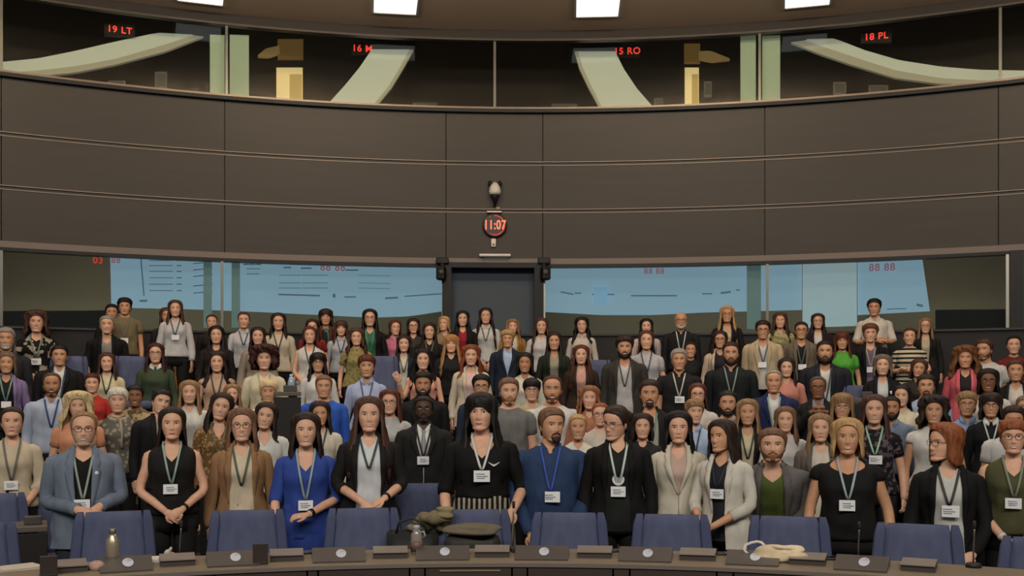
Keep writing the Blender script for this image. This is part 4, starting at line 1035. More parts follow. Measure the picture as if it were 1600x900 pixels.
    if beard:
        th_ = {'full': .011, 'big': .022, 'stubble': .0028, 'goatee': .008}[beard]; G = []
        bm_ = mat(HAIR.get(beardc or hcol, beardc or hcx), .7, pat='strand') if beard != 'stubble' else mat(HAIR.get(beardc, beardc or hcx), .8, pat='mottle', scale=60)
        lim = 88 if beard != 'goatee' else 34
        for p in np.radians(np.linspace(-lim, lim, 25)):
            dq = abs(math.degrees(p)); zu = np.interp(dq, [0, 18, 32, 50, 75, 90], [.036, .037, .046, .058, .085, .10]); row = []
            for u in np.linspace(0, 1, 8):
                z = zu+(.002-zu)*u; a, f, b = hring(z); o = th_*(math.sin(PI*min(max(u*.85, .02), .9))**.6); x = (a+o)*math.sin(p); y = -(f+o)*math.cos(p)+float(face_dy(x, z)); row.append((x, y, z-(th_*.8*u)))
            row.append((row[-1][0]*.75, row[-1][1]*.72, row[-1][2]+.006)); G.append(row)
        mb = WB(); mb.grid(hw(G)); mo = MB(); G = []
        for x in np.linspace(-.031, .031, 11):
            zc = .0605-.010*(abs(x)/.031)**1.6; row = []
            for u in (0, .33, .66, 1): z = zc+.0055*(1-2*u); row.append((x, float(ysurf(x, z))-.002-th_*.5*math.sin(PI*min(max(u, .1), .9)), z))
            G.append(row)
        mb.grid(hw(G)); mb.build('beard', bm_)
    if beard is None and extra == 'moustache' or (beard == 'm'):
        pass
    if glasses:
        g = MB(); r0 = .0016 if lod == 0 else .0018
        for s in (-1, 1):
            P = []
            for q in np.linspace(0, 2*PI, 17):
                cx, sz = math.cos(q), math.sin(q); ex = .8
                x = s*.0325+.0235*np.sign(cx)*abs(cx)**ex; z = .1165+.0185*np.sign(sz)*abs(sz)**ex; P.append((x, -.098+abs(x)*.18, z))
            g.tube(P, r0, 6, caps=False)
            g.tube([(s*.056, -.087, .120), (s*.072, -.05, .120), (s*.077, .0, .116)], r0, 6)
        g.tube([(-.010, -.0985, .119), (0, -.101, .121), (.010, -.0985, .119)], r0, 6)
        q = WB(); q.add(hw(np.concatenate(g.v)), g.f); q.build('glasses', mat(glasses, .35))
    return root
# ------------------------------------------------------------------ who stands where
PEOPLE = []
def P(px, yt, yc, sex, skin, hair, hcol, top, label, d=None, **k): PEOPLE.append([px, yt, yc, sex, skin, hair, hcol, top, label, d, k])
BK = '#1d1b1a'; BK2 = '#22201f'; NV = '#20242f'; CR = '#c9bda2'; WH = '#cbc8c2'; GRN = '#4d6a58'; DL = '#3b4d48'
# ---- front row (left to right)
P(19, 633, 679, 'w', 'f', 'tied', 'dbr', ('blouse', '#bdae93'), 'person in a cream blouse and black skirt at the left edge of the front row', 7.5, lod=0, bottom=('skirt', BK), lan=('#6b665a', 1.06), smile=.2, pose='low', sleeve=.72)
P(131, 640, 694, 'm', 'f', 'receding', 'dbl', ('jacket', '#6b7482', '#171513'), 'person in a pale blue blazer over a black shirt, with glasses and greying beard', 6.95, lod=0, glasses='#3a2022', beard='stubble', beardc='#a58f7c', lan=('#8f9c8e', 1.06), w=1.12, belly=.03, extra='pin', pose='clasp', bottom=('trousers', '#2b2f38'),
  arms=(((-.285, .02, 1.08), (-.03, -.24, 1.035), (.85, -.1, -.45)), ((.29, .0, 1.10), (.105, -.22, 1.05), (-.6, -.1, -.75))))
P(269, 634, 684, 'w', 'f', 'longback', 'dbr', ('tank', BK), 'person in sleeveless black with long dark hair, hands clasped, front row', 6.95, lod=0, lan=('#8fa396', 1.09), neckz=1.29, w=1.06, bottom=('trousers', BK), smile=.25, watch='R#191717', pose='clasp',
  arms=(((-.275, .0, 1.08), (-.035, -.20, .93), (.8, -.1, -.5)), ((.275, .0, 1.08), (.075, -.20, .945), (-.8, -.1, -.5))))
P(378, 636, 687, 'w', 'f', 'lob', 'lbr', ('cardigan', '#8d6a4a', '#c7b59a'), 'person in a camel blazer and glasses in the front row', 7.2, lod=0, glasses='#3a2620', lan=('#4c5a4e', 1.10), badge=0, pose='down', bottom=('trousers', '#a58a6a'))
P(478, 643, 695, 'w', 'f', 'lob', 'dbr', ('dress', '#31468c'), 'person in a royal blue dress resting one hand on a chair', 6.95, lod=0, lan=('#8fa0a0', 1.04), neckz=1.28, sleeve=.66, bottom=('skirt', '#31468c'), watch='R#161616', w=1.04,
  arms=(((-.25, -.02, 1.08), (-.215, -.19, .965), (.1, -.4, -.85)), ((.27, -.02, 1.09), (.02, -.22, .985), (-1, -.12, -.1))))
P(577, 618, 672, 'w', 'f', 'xlong', 'br', ('cardigan', '#1e1b1a', '#c6c6c6'), 'person in a black blazer with rolled sleeves over white, very long brown hair', 6.95, lod=0, lan=('#3a4640', 1.17), badge=0, sleeve=.76, watch='R#141414', bottom=('trousers', BK), w=1.04,
  arms=(((-.265, -.0, 1.10), (-.035, -.26, .985), (.55, -.3, -.75)), ((.27, .0, 1.10), (.10, -.25, 1.01), (-.85, -.2, -.4))))
P(662, 617, 654, 'm', 'd', 'crop', 'blk', ('suit', '#22211f', '#cfcdc8'), 'person in a dark suit with a pale tie, standing behind a chair', 7.95, lod=0, glasses='#2a2420', beard='stubble', beardc='#1a1411', lan=('#2a2a28', 1.13), extra='tie#8f8f8c', pitch=-.12, w=1.08, smile=.4)
P(752, 612, 670, 'w', 'f', 'xlongbang', 'blk', ('dress', '#151412'), 'person in black with a bird pin, black fringe and a striped skirt', 7.05, lod=0, lan=('#c5c5bd', 1.17), extra='bird', sleeve=.66, w=1.22, belly=.02, hem=1.03, bottom=('skirt', ('vstripe', '#1d1b1a', '#9c937f', 9)), neckz=1.28, yaw=-.18, smile=.4, pose='down',
  arms=(((-.29, .0, 1.08), (-.26, -.12, .90), (.1, -.5, -.8)), ((.33, .02, 1.09), (.22, -.17, .96), (-.5, -.3, -.75))))
P(862, 634, 688, 'm', 'm', 'short', 'lbr', ('shirt', '#2b3c5a'), 'person in a blue shirt looking aside, with brown beard', 7.1, lod=0, beard='goatee', beardc='dbr', yaw=.38, smile=.1, w=1.2, belly=.05, lan=('#3750a0', 1.09), bottom=('trousers', '#2a3040'), extra=None,
  arms=(((-.30, .0, 1.08), (-.13, -.20, .84), (.3, -.3, -.8)), ((.30, .0, 1.08), (.13, -.20, .84), (-.2, -.4, -.8))))
P(962, 628, 681, 'w', 'f', 'tied', 'dbr', ('cardigan', '#161413', '#1d1f1c'), 'person in black looking down to the left, with a round white badge', 7.0, lod=0, glasses='#5a2f36', lan=('#b9c4ba', 1.08), badge='round', yaw=-.6, pitch=.22, roll=.12, w=1.18, bottom=('trousers', '#141312'), smile=.6)
P(1060, 641, 690, 'w', 'f', 'lob', 'blk', ('suit', '#c2b9a5', '#b79c8d'), 'person in a cream white blazer with long black hair, facing the camera', 7.1, lod=0, smile=.15, bottom=('trousers', '#c2b9a5'), pose='down', neckz=1.33)
P(1128, 654, 704, 'w', 'm', 'lob', 'dbr', ('jacket', '#c3bcad', '#232329'), 'person in a white blazer turned to the left, hands joined in front', 6.85, lod=0, yaw=-.30, tw=-.35, roll=-.05, bottom=('trousers', '#191818'), sleeve=.82, watch='L#9c7a4a', w=1.05, lan=('#2a2a2c', 1.15),
  arms=(((-.24, -.06, 1.08), (-.10, -.25, .96), (-.1, -.3, -.9)), ((.25, -.04, 1.07), (-.02, -.25, .91), (-.75, -.3, -.5))))
P(1207, 670, 728, 'm', 'f', 'short', 'lbr', ('cardigan', '#5f5b58', '#4f5a2c'), 'person leaning on a chair in a grey cardigan over a green shirt', 6.95, lod=0, beard='stubble', beardc='#6e4a30', lean=.5, w=1.12, smile=.3, arms=(((-.27, -.05, 1.10), (-.05, -.24, 1.0), (.8, -.3, -.3)), ((.27, -.05, 1.10), (.05, -.26, 1.0), (-.8, -.3, -.3))))
P(1324, 652, 707, 'w', 'm', 'bob', 'bln', ('scoop', '#191817'), 'person with blonde hair in a black top, arm held out', 6.8, lod=0, lan=('#9aa5a8', 1.12), sleeve=.40, w=1.28, belly=.04, smile=1.2, bottom=('trousers', BK), neckz=1.32,
  arms=(((-.31, .0, 1.07), (-.31, -.08, .86), (0, -.2, -1)), ((.33, .02, 1.09), (.36, -.06, .86), (.05, -.2, -1))))
P(1476, 659, 718, 'w', 'f', 'bob', 'red', ('cardigan', '#171616', '#bcb9b0'), 'person in profile with auburn hair and a black blazer over white', 6.75, lod=0, yaw=-.95, glasses='#4a332a', smile=.5, bottom=('trousers', BK), lan=('#3c3c38', 1.15), w=1.05,
  arms=(((-.26, .0, 1.07), (-.2, -.15, .86), (.2, -.3, -.9)), ((.26, -.02, 1.07), (.13, -.20, .90), (-.7, -.3, -.6))))
P(1583, 652, 706, 'w', 'f', 'pixie', 'red', ('tank', '#4b4a30'), 'person in a sleeveless olive top and glasses at the right edge of the front row', 6.65, lod=0, glasses='#3a2a22', lan=('#7a7f70', 1.12), smile=1.2, w=1.14, belly=.02, bottom=('trousers', '#1e1d1b'), neckz=1.30, watch='L#cfc9be',
  arms=(((-.285, .02, 1.08), (-.06, -.20, .88), (.75, -.2, -.6)), ((.285, .02, 1.08), (.05, -.21, .86), (-.8, -.2, -.5))))
# ---- left block
P(9, 510, 548, 'm', 'm', 'short', 'gry', ('shirt', '#2a2a2c'), 'grey haired bearded person cut by the left edge, above the lilac blazer', beard='stubble', beardc='#a8a29a')
P(57, 485, 521, 'w', 'f', 'curlbob', 'br', ('dress', ('floral', '#1a1918', '#a59887', 13)), 'person in a black and white patterned dress with curly brown hair', sleeve=.5, lan=('#6d7f70', 1.12), pose='clasp', lod=0)
P(167, 492, 522, 'm', 'f', 'crop', 'gry', ('jacket', '#1a1817', '#8f887e'), 'grey haired person in a dark shirt leaning on a desk with both hands', 13.0, sleeve=.7, lean=.22, pose='desk', arms=(((-.29, -.02, 1.08), (-.25, -.22, .86), (0, -.5, -.8)), ((.29, -.02, 1.08), (.25, -.22, .86), (0, -.5, -.8))))
P(195, 465, 491, 'm', 'm', 'fluffy', 'blk', ('tee', '#6f6349'), 'tall person in a khaki t-shirt with curly black hair', 13.38, lan=('#6e6a5e', 1.08), smile=.4)
P(175, 474, 500, 'w', 'm', 'short', 'blk', ('blouse', '#191817'), 'dark haired person almost hidden behind the khaki t-shirt', 13.76)
P(274, 468, 494, 'w', 'f', 'long', 'br', ('blouse', '#b9b6b3'), 'person in a loose white blouse high up at the left before the blue reflection', 13.5, lan=('#55605a', 1.15))
P(261, 480, 505, 'w', 'm', 'bob', 'br', ('blouse', '#2a2522'), 'brown haired person half hidden behind the loose white blouse', 13.9, smile=.2)
P(264, 517, 543, 'w', 'f', 'bowl', 'dbr', ('cardigan', '#a5692a', '#b7a078'), 'person in a mustard cardigan with short dark fringe')
P(243, 535, 566, 'w', 'f', 'long', '#3d1d1c', ('tee', '#3c4734'), 'person in a green jumper with white collar and dark red hair', glasses='#33201f', extra='whitecollar', sleeve=.99, smile=.2)
P(93, 537, 570, 'm', 'm', 'short', 'blk', ('suit', '#1c1a1a', '#c9c5be'), 'person in a dark suit and open white shirt, black short hair, left side', w=1.15, lan=('#3a4a5a', .98), badge=0)
P(10, 549, 582, 'w', 'm', 'bob', '#6b5647', ('cardigan', '#7d6c92', '#1c1a1b'), 'person in a lilac blazer over black at the left edge', lan=('#6f8a7c', 1.10))
P(167, 550, 579, 'w', 'f', 'long', 'br', ('tee', '#c5b795'), 'person in a pale yellow top with long brown hair, left side', lan=('#2d4636', 1.12), badge=0)
P(81, 580, 617, 'm', 't', 'receding', '#4a3a30', ('shirt', '#a3abba'), 'bald bearded person in a light blue shirt, left side', beard='stubble', beardc='#4a3428', lan=('#2c3a66', 1.10), badge=0, w=1.12, bottom=('trousers', '#1c1c20'), lod=0)
P(144, 582, 612, 'w', 'f', 'short', '#4a1f18', ('tee', '#a3302a'), 'person in a red top with short dark red hair', sleeve=.8)
P(184, 604, 643, 'w', 'f', 'pixie', 'wht', ('tee', ('leopard', '#8d8577', '#5f5a50', 22)), 'person with short white hair and a grey patterned top', sleeve=.6, extra='scarf#a09582', lod=0)
P(211, 600, 634, 'm', 'b', 'short', 'blk', ('shirt', ('floral', '#b09a72', '#6d5a40', 14)), 'dark haired person in a beige patterned shirt beside the white haired one')
P(122, 613, 652, 'w', 'f', 'volume', 'lbl', ('tee', '#c98b68'), 'person with fluffy blonde hair and a salmon top behind the pale blue blazer', w=1.15)
P(252, 606, 645, 'm', 'f', 'short', 'blk', ('jacket', '#191818', '#8f8a82'), 'person leaning in with black hair and a black jacket, behind the sleeveless black', roll=.2, tw=.3, w=1.1, smile=.6, lod=0)
P(296, 593, 629, 'w', 'f', 'long', 'dbl', ('blouse', '#c4beb4'), 'person in a white blouse with long blonde brown hair, left of centre', smile=1)
# ---- second block
P(331, 490, 514, 'w', 'f', 'tied', 'br', ('blouse', '#262220'), 'person in dark clothes with tied brown hair before the left green strip')
P(338, 508, 536, 'w', 'f', 'long', 'blk', ('jacket', '#24211f', '#2e2a28'), 'person in a black jacket with long straight black hair, left of the white blouse', smile=.3)
P(381, 486, 512, 'w', 'f', 'tied', 'br', ('shirt', '#bdbcbb'), 'person in a white shirt with hair tied back, before the blue reflection', lan=('#46546a', 1.17), badge=0, smile=.2)
P(403, 510, 538, 'w', 'f', 'long', 'dbr', ('blouse', '#8d8070'), 'person in a taupe blouse with long dark brown hair', smile=.9)
P(435, 488, 515, 'w', 'f', 'long', 'dbr', ('blouse', '#beb39c'), 'person in a cream blouse with long dark hair before the blue reflection', lan=('#3d463f', 1.15), badge=0, smile=.3)
P(488, 498, 522, 'w', 'f', 'long', 'dbr', ('tee', '#7a2622'), 'dark haired person in a red top half hidden by the ivory top')
P(484, 509, 536, 'w', 'f', 'longback', '#5a2c26', ('tank', '#c5c0b8'), 'person in a sleeveless ivory top and white trousers with bare arms', lan=('#3c4a44', 1.13), badge=0, bottom=('trousers', '#b9b2a6'), pose='low', neckz=1.33)
P(509, 482, 507, 'w', 'm', 'bobbang', 'dbr', ('jacket', '#5a2a28', '#22201f'), 'person with a dark bob and fringe wearing dark red, before the blue reflection', extra='scarf#4d7a66', smile=.4)
P(533, 500, 524, 'w', 'f', 'longbang', 'br', ('shirt', '#b4b6b8'), 'person with a brown fringe in a pale blue white shirt', lan=('#4a5260', 1.15), badge=0, smile=.2)
P(557, 512, 539, 'w', 'f', 'wavy', 'br', ('tee', ('floral', '#8d8152', '#736d40', 26)), 'person in an olive floral dress with wavy brown hair', pose='down', smile=1)
P(578, 482, 509, 'w', 'f', 'long', 'blk', ('cardigan', '#1b1918', '#35624c'), 'person in a black jacket with glasses and a green lanyard before the blue reflection', glasses='#2a2422', lan=('#4f8a6a', 1.05), badge=0)
P(617, 499, 523, 'w', 'f', 'longback', 'aub', ('shirt', '#bf6f86'), 'person in a bright pink shirt with auburn hair', yaw=.3)
P(339, 548, 580, 'w', 'f', 'wavy', 'dbr', ('tank', '#b3937a'), 'person in a dusty pink dress with long wavy dark hair', lan=('#3a3f3a', 1.10), badge=0, bottom=('skirt', '#b3937a'), neckz=1.39, sleeve=.3)
P(413, 541, 576, 'w', 'f', 'afro', '#3a1c17', ('blouse', '#c8bd9f'), 'person with a big round dark curly hair and a cream top', lan=('#a79f7c', 1.10), badge=0, smile=.8, lod=0)
P(497, 550, 580, 'w', 'm', 'longbang', 'blk', ('blouse', '#c5c0b8'), 'person with long black hair, fringe and glasses in white', glasses='#2c2320')
P(506, 584, 620, 'm', 'm', 'crop', 'lbr', ('tee', '#2f56a8'), 'person in a bright blue shirt with short brown hair, behind the blue dress', sleeve=.9, smile=1, w=1.05)
P(573, 553, 588, 'w', 'm', 'pixie', 'aub', ('shirt', '#9da4c0'), 'person in a pale blue shirt with short reddish hair', lan=('#40565a', 1.08), badge=0, smile=.5, lod=0)
P(419, 592, 628, 'w', 'm', 'pixie', 'lbl', ('blouse', '#c9c3b0'), 'person with short pale blonde hair in a long cream jacket', w=1.2)
P(363, 599, 624, 'w', 'f', 'long', 'dbl', ('blouse', '#bfb5a5'), 'partly hidden person with light brown hair below the dusty pink dress', smile=1)
P(346, 612, 654, 'w', 'f', 'long', 'dbr', ('vneck', ('leopard', '#9c7a50', '#6a4e30', 26)), 'person with tilted head and a tan patterned top beside the camel blazer', roll=.22, lod=0, lan=('#6a6350', 1.1), badge=0)
P(416, 627, 668, 'w', 'f', 'long', 'dbr', ('vneck', '#c3c3bc'), 'person with tilted head, dark hair and a white blouse behind the camel blazer', roll=.18, lod=0, yaw=-.1)
P(500, 626, 663, 'w', 'm', 'lob', 'dbr', ('blouse', '#c4bba8'), 'person with dark hair and a cream top behind the royal blue dress', lan=('#3f463c', 1.12), badge=0, lod=0)
P(609, 607, 645, 'w', 'f', 'lob', 'aub', ('tee', '#a9a8a2'), 'person with reddish brown hair, glasses and a pale grey top', glasses='#4a332c', yaw=-.1)
# ---- centre block
P(646, 497, 520, 'w', 'f', 'bob', 'dbr', ('blouse', '#3b3835'), 'dark haired person with glasses right of the bright pink shirt', glasses='#2a2422', smile=.4)
P(671, 504, 529, 'w', 'f', 'long', 'dbr', ('blouse', '#1d1c1b'), 'person in black with long dark hair, left of the doorway', lan=('#5c6257', 1.15), badge=0)
P(694, 493, 516, 'w', 'f', 'longback', 'bln', ('blouse', '#8d7a5c'), 'blonde person looking down, at the left post of the doorway', yaw=-.35, smile=.6)
P(723, 485, 509, 'w', 'f', 'xlong', 'blk', ('jacket', '#1d1a1a', '#8d2430'), 'person in a red top and black jacket with long black hair, before the doorway')
P(759, 480, 505, 'w', 'f', 'xlong', 'dbr', ('shirt', '#c5c2bb'), 'person in a white shirt and black trousers, tallest before the doorway', lan=('#5f6a60', 1.15), badge=0, smile=.4, pose='low')
P(801, 498, 520, 'w', 'f', 'wavy', 'dbl', ('cardigan', '#a0753a', '#c0b8a6'), 'person in mustard and white with light brown hair before the doorway', smile=.2)
P(846, 496, 521, 'w', 'f', 'xlong', 'br', ('blouse', '#b9b6b2'), 'person in a white blouse with very long brown hair at the right doorway post')
P(909, 495, 519, 'w', 'f', 'wavy', 'blk', ('shirt', '#bcb2a4'), 'person in a cream shirt with long black wavy hair, right of the doorway', smile=.9)
P(631, 523, 549, 'w', 'f', 'lob', 'dbr', ('jacket', '#20242e', '#c0bdb2'), 'person in a dark navy suit over a white top, left of centre', lan=('#57604a', 1.12), badge=0)
P(705, 522, 550, 'w', 'f', 'xlongbang', '#a87848', ('blouse', '#1c1b1b'), 'person with very long strawberry blonde hair and fringe in black', smile=.3)
P(793, 515, 542, 'm', 'm', 'fluffy', 'bln', ('suit', '#222836', '#9fb0c8'), 'person with wavy blond hair in a navy suit and pale blue shirt')
P(866, 518, 546, 'w', 'm', 'long', 'dbr', ('jacket', '#24291f', '#8d8674'), 'person in a dark green jacket with long dark hair, right of the navy suit')
P(661, 544, 576, 'w', 'f', 'wavy', 'blk', ('tank', '#c58f7a'), 'person in a sleeveless peach top with black wavy hair and one arm raised', pose='down', neckz=1.38, arms=(((-.30, -.03, 1.12), (-.36, -.17, 1.30), (-.35, -.25, .8)), ((.25, .0, 1.08), (.25, -.05, .84), (0, -.2, -1))))
P(736, 538, 570, 'w', 'f', 'wavy', '#7d3f26', ('jacket', '#c3b7a0', '#c9a8a0'), 'person with red wavy hair in a cream jacket over pink', lod=0)
P(820, 550, 581, 'w', 't', 'bob', 'blk', ('blouse', '#c2bca9'), 'person with a black bob in a cream jacket, centre', smile=1)
P(908, 538, 568, 'w', 'f', 'xlong', 'aub', ('jacket', '#33241c', '#b78e80'), 'person with long auburn hair in a dark brown jacket', smile=.4)
P(661, 580, 617, 'm', 't', 'quiff', 'blk', ('jacket', '#1b1a1a', '#3a3836'), 'person with a dark beard and black jacket, behind the dark suit and tie', beard='full', beardc='#1d1512', lod=0, smile=1, w=1.1)
P(752, 584, 620, 'm', 'm', 'quiff', 'blk', ('suit', '#27303f', '#9a9a98'), 'person with black hair and glasses behind the black fringe', glasses='#3a302c', smile=.5)
P(795, 588, 630, 'm', 'f', 'short', 'lbr', ('tee', '#6c6a66'), 'person with brown hair and short beard in a grey t-shirt with dark collar', beard='stubble', beardc='#7a5238', smile=.1, lod=0, yaw=.1)
P(831, 590, 625, 'w', 'f', 'bowl', 'blk', ('blouse', '#c0b58f'), 'person with short black fringe, glasses and a pale yellow top', glasses='#3a2f2a')
P(863, 584, 627, 'm', 'm', 'receding', 'br', ('tee', '#c3c1bb'), 'smiling person with receding hair and a white t-shirt behind the blue shirt', beard='stubble', beardc='#5a3c2a', smile=1.2, sleeve=.6, w=1.15, lod=0)
P(903, 645, 684, 'w', 'm', 'tied', 'bln', ('blouse', '#c5bfae'), 'person with blonde hair tied back in white, beside the blue shirt', smile=1, lod=0)
P(921, 602, 638, 'w', 'f', 'wavy', '#8a5a3a', ('blouse', '#a86a52'), 'person with long light auburn hair and a terracotta top')
P(938, 627, 662, 'w', 'f', 'tied', 'red', ('blouse', '#b9aea0'), 'person with reddish tied hair and glasses left of the black outfit', glasses='#6a4a40', smile=1)
P(1004, 645, 680, 'w', 'f', 'bob', 'dbr', ('blouse', '#2a2726'), 'dark haired face peeking out behind the black outfit', smile=.8)
# ---- right of centre
P(1010, 497, 521, 'w', 'f', 'long', 'blk', ('blouse', '#b7a9a2'), 'dark haired person half hidden behind the grey white t-shirt', smile=.8)
P(1010, 515, 545, 'w', 'f', 'longback', 'br', ('tee', '#a9a9aa'), 'person in a loose grey white t-shirt with brown hair', lan=('#4a5058', 1.10), badge=0, smile=.8, pose='low')
P(1064, 486, 513, 'm', 'm', 'fringe', 'wht', ('shirt', '#1d1d1f'), 'bald person with a grey beard in a black shirt before the right blue reflection', beard='full', beardc='#b5ada2', glasses='#4a4440', lan=('#a5b0ac', 1.05), badge=0, w=1.1, smile=.1)
P(1136, 477, 503, 'w', 'm', 'xlong', 'bln', ('jacket', '#1e1b1c', '#b09a80'), 'person with very long blonde hair and glasses before the right blue reflection', glasses='#4a3424')
P(1079, 533, 557, 'w', 'm', 'tied', 'dbr', ('tee', '#1d1c1b'), 'dark haired person in black behind the black polo shirt', smile=.8)
P(1061, 543, 577, 'm', 'm', 'short', 'gry', ('shirt', '#1e1d1d'), 'grey haired person in a black polo shirt with a white badge', lan=('#b5b4a2', 1.13), sleeve=.5, smile=.5, w=1.06, lod=0)
P(1125, 516, 543, 'w', 'm', 'long', 'dbr', ('cardigan', '#b7a58f', '#1f2129'), 'dark haired person with glasses in a beige jacket over black', glasses='#3a2a24')
P(1142, 532, 568, 'm', 'm', 'crop', 'dbr', ('shirt', '#1b1f20'), 'broad person with a short beard in a black shirt, right of centre', beard='full', beardc='#3a2118', smile=.1, w=1.22, lan=('#7d8a80', 1.10), badge=0, lod=0)
P(976, 524, 558, 'm', 'm', 'fluffy', 'dbr', ('cardigan', '#37342f', '#b5b0ac'), 'person with a dark beard in a grey suit over a white shirt', beard='full', beardc='#2a1a14', smile=1, lan=('#4a4a4c', 1.10), badge=0, lod=0, w=1.05)
P(1192, 500, 529, 'm', 'm', 'quiff', 'dbr', ('jacket', '#b5a384', '#bcb6aa'), 'person with glasses in a beige jacket before the right green strip', glasses='#2a2320', lan=('#56606a', 1.12), badge='', w=1.1, smile=.9)
P(1219, 488, 512, 'w', 'f', 'wavy', 'br', ('blouse', ('floral', '#a59a72', '#7d7a52', 14)), 'long brown haired person in a pale patterned blouse behind the beige jacket')
P(1015, 591, 634, 'm', 'm', 'short', 'dbr', ('cardigan', '#22201f', '#a9a698'), 'person with a goatee in a black jacket over a pale patterned shirt', beard='goatee', smile=.8, lod=0, lan=('#75836f', 1.05), badge=0)
P(1090, 597, 632, 'w', 'f', 'longback', 'aub', ('blouse', '#c0b8ac'), 'person with auburn hair and glasses in white above the blonde head', glasses='#5a3a30')
P(1085, 622, 660, 'w', 'f', 'pixie', 'dbl', ('shirt', '#9fb0c8'), 'person with short dark blonde hair in a pale blue shirt behind the white blazers', yaw=.25, lan=('#3c3c44', 1.1), badge=0, smile=1, lod=0)
P(1137, 608, 647, 'm', 'm', 'crop', 'blk', ('shirt', '#b3a294'), 'person with a dark beard in a pale pink shirt, right of centre', beard='full', beardc='#241812', smile=.5, lod=0)
P(1168, 622, 662, 'w', 'm', 'long', 'dbl', ('jacket', '#1e1c1c', '#bdae90'), 'person with long blonde hair in a black jacket over a cream top', lod=0, lan=('#35402e', 1.1), badge=0)
P(1209, 576, 612, 'm', 'm', 'receding', 'gry', ('suit', '#20284a', '#bfbdb8'), 'balding person in a navy blue suit with a white shirt', w=1.15, lan=('#7a8a80', 1.0), badge=0, extra='pin#c9c9c5', smile=.9, lod=0)
# ---- right block
P(1252, 501, 529, 'm', 'm', 'crop', 'dbr', ('jacket', '#6b6152', '#1e1d1d'), 'person with glasses in a taupe blazer over black, with a white badge', glasses='#3a302a', lan=('#55605c', 1.08), w=1.1, smile=1)
P(1278, 489, 513, 'w', 'f', 'long', 'dbr', ('jacket', '#2e1c20', '#c2bfba'), 'person with glasses in a dark burgundy blazer over white before the white screen', glasses='#3a2a26')
P(1289, 530, 565, 'm', 'm', 'crop', 'blk', ('jacket', '#22232a', '#bfbcb4'), 'broad bearded person in a dark suit over an open white shirt', beard='big', beardc='#1d1513', smile=0, w=1.25, lan=('#3f4a5c', 1.0), badge=0, lod=0)
P(1316, 518, 545, 'w', 'm', 'longbang', '#5a2a1c', ('tee', '#4f9a3a'), 'person in a bright green top with red brown fringe', smile=.9)
P(1366, 466, 493, 'm', 'm', 'quiff', 'blk', ('shirt', '#c4beb2'), 'tall person in a white shirt with crossed arms before the right blue reflection', pose='crossed', sleeve=.65, smile=.1, yaw=-.12)
P(1360, 505, 534, 'm', 'f', 'fluffy', '#6a4028', ('jacket', '#191818', '#6d5a70'), 'person with red brown hair in a black jacket with white badge, below the crossed arms', lan=('#a5a59a', 1.10), smile=1)
P(1421, 511, 538, 'w', 'f', 'tied', 'br', ('tee', ('hstripe', '#c2b79a', '#1f2024', 5.2)), 'person in a black and cream striped t-shirt', sleeve=.5, pose='crossed', w=1.1)
P(1446, 496, 519, 'w', 'f', 'long', 'dbl', ('jacket', '#22201f', '#b3a48a'), 'person with long dark blonde hair and glasses behind the striped t-shirt', glasses='#4a3a30', smile=.3)
P(1379, 553, 585, 'w', 'f', 'bob', '#6b5d52', ('jacket', '#15161a', '#b5b5b3'), 'person with a grey brown bob in a black jacket with a round white badge', extra='dove', smile=1, lod=0)
P(1229, 558, 588, 'w', 'f', 'long', 'dbr', ('blouse', '#b77a6a'), 'person with long brown hair in a coral top beside the navy suit', smile=.5)
P(1278, 586, 621, 'm', 'b', 'receding', '#4a4440', ('suit', '#1d1c1e', '#8d8a8c'), 'person with glasses and dark suit holding folded hands high', glasses='#2a2220', smile=0, lod=0, arms=(((-.25, -.10, 1.12), (-.07, -.29, 1.31), (.7, -.2, .5)), ((.25, -.10, 1.12), (.07, -.29, 1.31), (-.7, -.2, .5))))
P(1436, 560, 588, 'w', 'm', 'bob', 'br', ('blouse', '#2e2926'), 'brown haired face just below the striped t-shirt', smile=.1, roll=.15)
P(1447, 583, 619, 'm', 'm', 'short', 'dbr', ('shirt', '#93a0b5'), 'person with a dark moustache in a pale blue shirt', beard='goatee', beardc='#2a1a14', smile=.2, lod=0)
P(1409, 600, 632, 'w', 'f', 'longback', 'blk', ('blouse', '#c0b69a'), 'person with black hair and a cream top, left of the dark moustache', smile=.8, yaw=-.15)
P(1393, 617, 652, 'm', 't', 'crop', 'blk', ('shirt', '#7d8a9c'), 'person with a dark full beard beside the floral black dress', beard='full', beardc='#1d1411', smile=.1)
P(1316, 613, 653, 'w', 'm', 'longbang', 'dbl', ('blouse', '#a8a098'), 'person with dark blonde fringe and glasses above the blonde in black', glasses='#8a7a68', smile=.8)
P(1227, 634, 672, 'w', 'f', 'long', 'lbr', ('blouse', '#c3beb8'), 'person with round face and long light brown hair in white above the grey cardigan', smile=.9)
P(1282, 645, 688, 'w', 'f', 'long', 'dbl', ('cardigan', '#5d554c', '#bfb5a5'), 'person with fair hair in a taupe cardigan over white, left of the blonde in black', smile=.4, lod=0)
P(1366, 615, 660, 'w', 'f', 'long', 'br', ('tee', ('floral', '#1c191b', '#5f5056', 24)), 'smiling person in a black floral dress with a green lanyard', lan=('#8fb59c', 1.16), smile=1.2, lod=0)
P(1459, 618, 660, 'w', 'm', 'curlbob', 'dbr', ('blouse', '#c3beb6'), 'person with dark curly hair in a white blouse, arms down', sleeve=.4, smile=1, w=1.15, lod=0)
P(1508, 541, 574, 'w', 'm', 'volume', '#6f4528', ('jacket', '#c05a64', '#241f22'), 'person with big curly auburn hair in a pink jacket', smile=1.2, lod=0)
P(1538, 528, 561, 'm', 'm', 'short', 'br', ('tee', '#b9b4ae'), 'person looking left in a white t-shirt behind the big curly hair', yaw=-.4, smile=.2, beard='stubble', beardc='#6a4630')
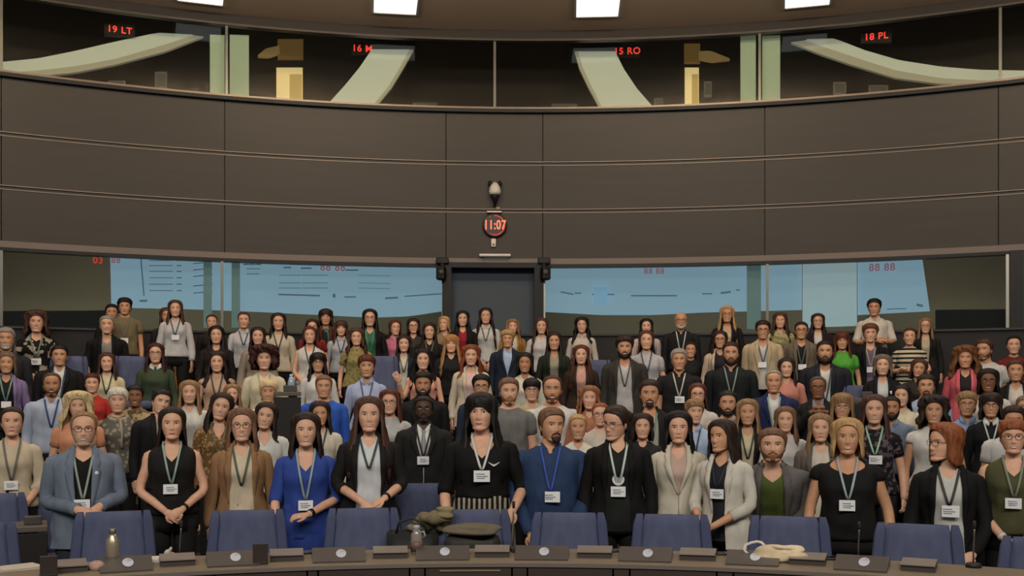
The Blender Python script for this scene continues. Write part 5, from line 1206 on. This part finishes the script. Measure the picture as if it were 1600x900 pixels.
P(1584, 523, 552, 'w', 'f', 'tied', 'blk', ('tee', '#6d2420'), 'dark haired person in red at the right edge, high up', smile=1)
P(1544, 575, 611, 'w', 'b', 'bob', 'blk', ('blouse', '#c0bbb4'), 'person with glasses, black hair and a white top, right side', glasses='#2a2220', smile=.9)
P(1587, 560, 594, 'w', 'm', 'short', 'br', ('cardigan', '#1a1918', '#b7b2a6'), 'person with short brown hair in a black cardigan at the right edge', smile=1)
P(1511, 610, 648, 'w', 'm', 'pixie', 'dbl', ('shirt', '#7f90b3'), 'person with short dark blonde hair and glasses in a blue shirt, right side', glasses='#3a302a', smile=.6, lod=0)
P(1548, 612, 650, 'w', 'm', 'bobbang', 'dbr', ('tee', '#141416'), 'person in a black jumper with white collar, dark hair and glasses', glasses='#2c2422', extra='whitecollar', lan=('#a7b8ae', 1.15), badge=0, sleeve=.99, smile=.8, lod=0)
P(1584, 633, 675, 'm', 'm', 'quiff', 'dbr', ('tee', '#b9b7b2'), 'dark haired person in a white t-shirt behind the sleeveless olive top', smile=.6, w=1.15)
P(1602, 616, 652, 'm', 'm', 'crop', '#6a5a50', ('shirt', '#a89a8c'), 'bald head cut by the right edge of the photo', smile=.5)

def dmap(y): return float(np.interp(y, [470, 480, 500, 520, 540, 560, 580, 600, 620, 640, 660], [14.5, 14.4, 13.7, 12.9, 12.1, 11.2, 10.3, 9.4, 8.6, 7.95, 7.6]))
ds = []
for p in PEOPLE:
    if p[9]: ds.append(p[9]); continue
    ds.append(min(14.7, max(7.75, .3*F*.238/(p[2]-p[1])+.7*dmap(p[1]))))
xs = [(p[0]-800)/F for p in PEOPLE]
for it in range(60):                                  # nobody stands inside anybody else
    for i in range(len(ds)):
        for j in range(i+1, len(ds)):
            dm = (ds[i]+ds[j])/2; dx = abs(xs[i]-xs[j])*dm; dd = ds[i]-ds[j]
            need = .36*math.sqrt(max(0, 1-(dx/.50)**2))
            if abs(dd) < need:
                s = 1 if (dd > 0 or (dd == 0 and PEOPLE[i][1] < PEOPLE[j][1])) else -1
                m = (need-abs(dd))*.5; fi, fj = PEOPLE[i][9] is not None, PEOPLE[j][9] is not None
                if fi and fj: continue
                if not fi: ds[i] += s*m*(2 if fj else 1)
                if not fj: ds[j] -= s*m*(2 if fi else 1)
ds = [min(hit(p[0], 14.9)[1], max(6.6, q)) for p, q in zip(PEOPLE, ds)]
for p, d in zip(PEOPLE, ds):
    k = dict(p[10])
    if k.get('badge', 1) == '': k.pop('badge')
    person(p[0], p[1], p[2], d, *p[3:8], p[8], **k)
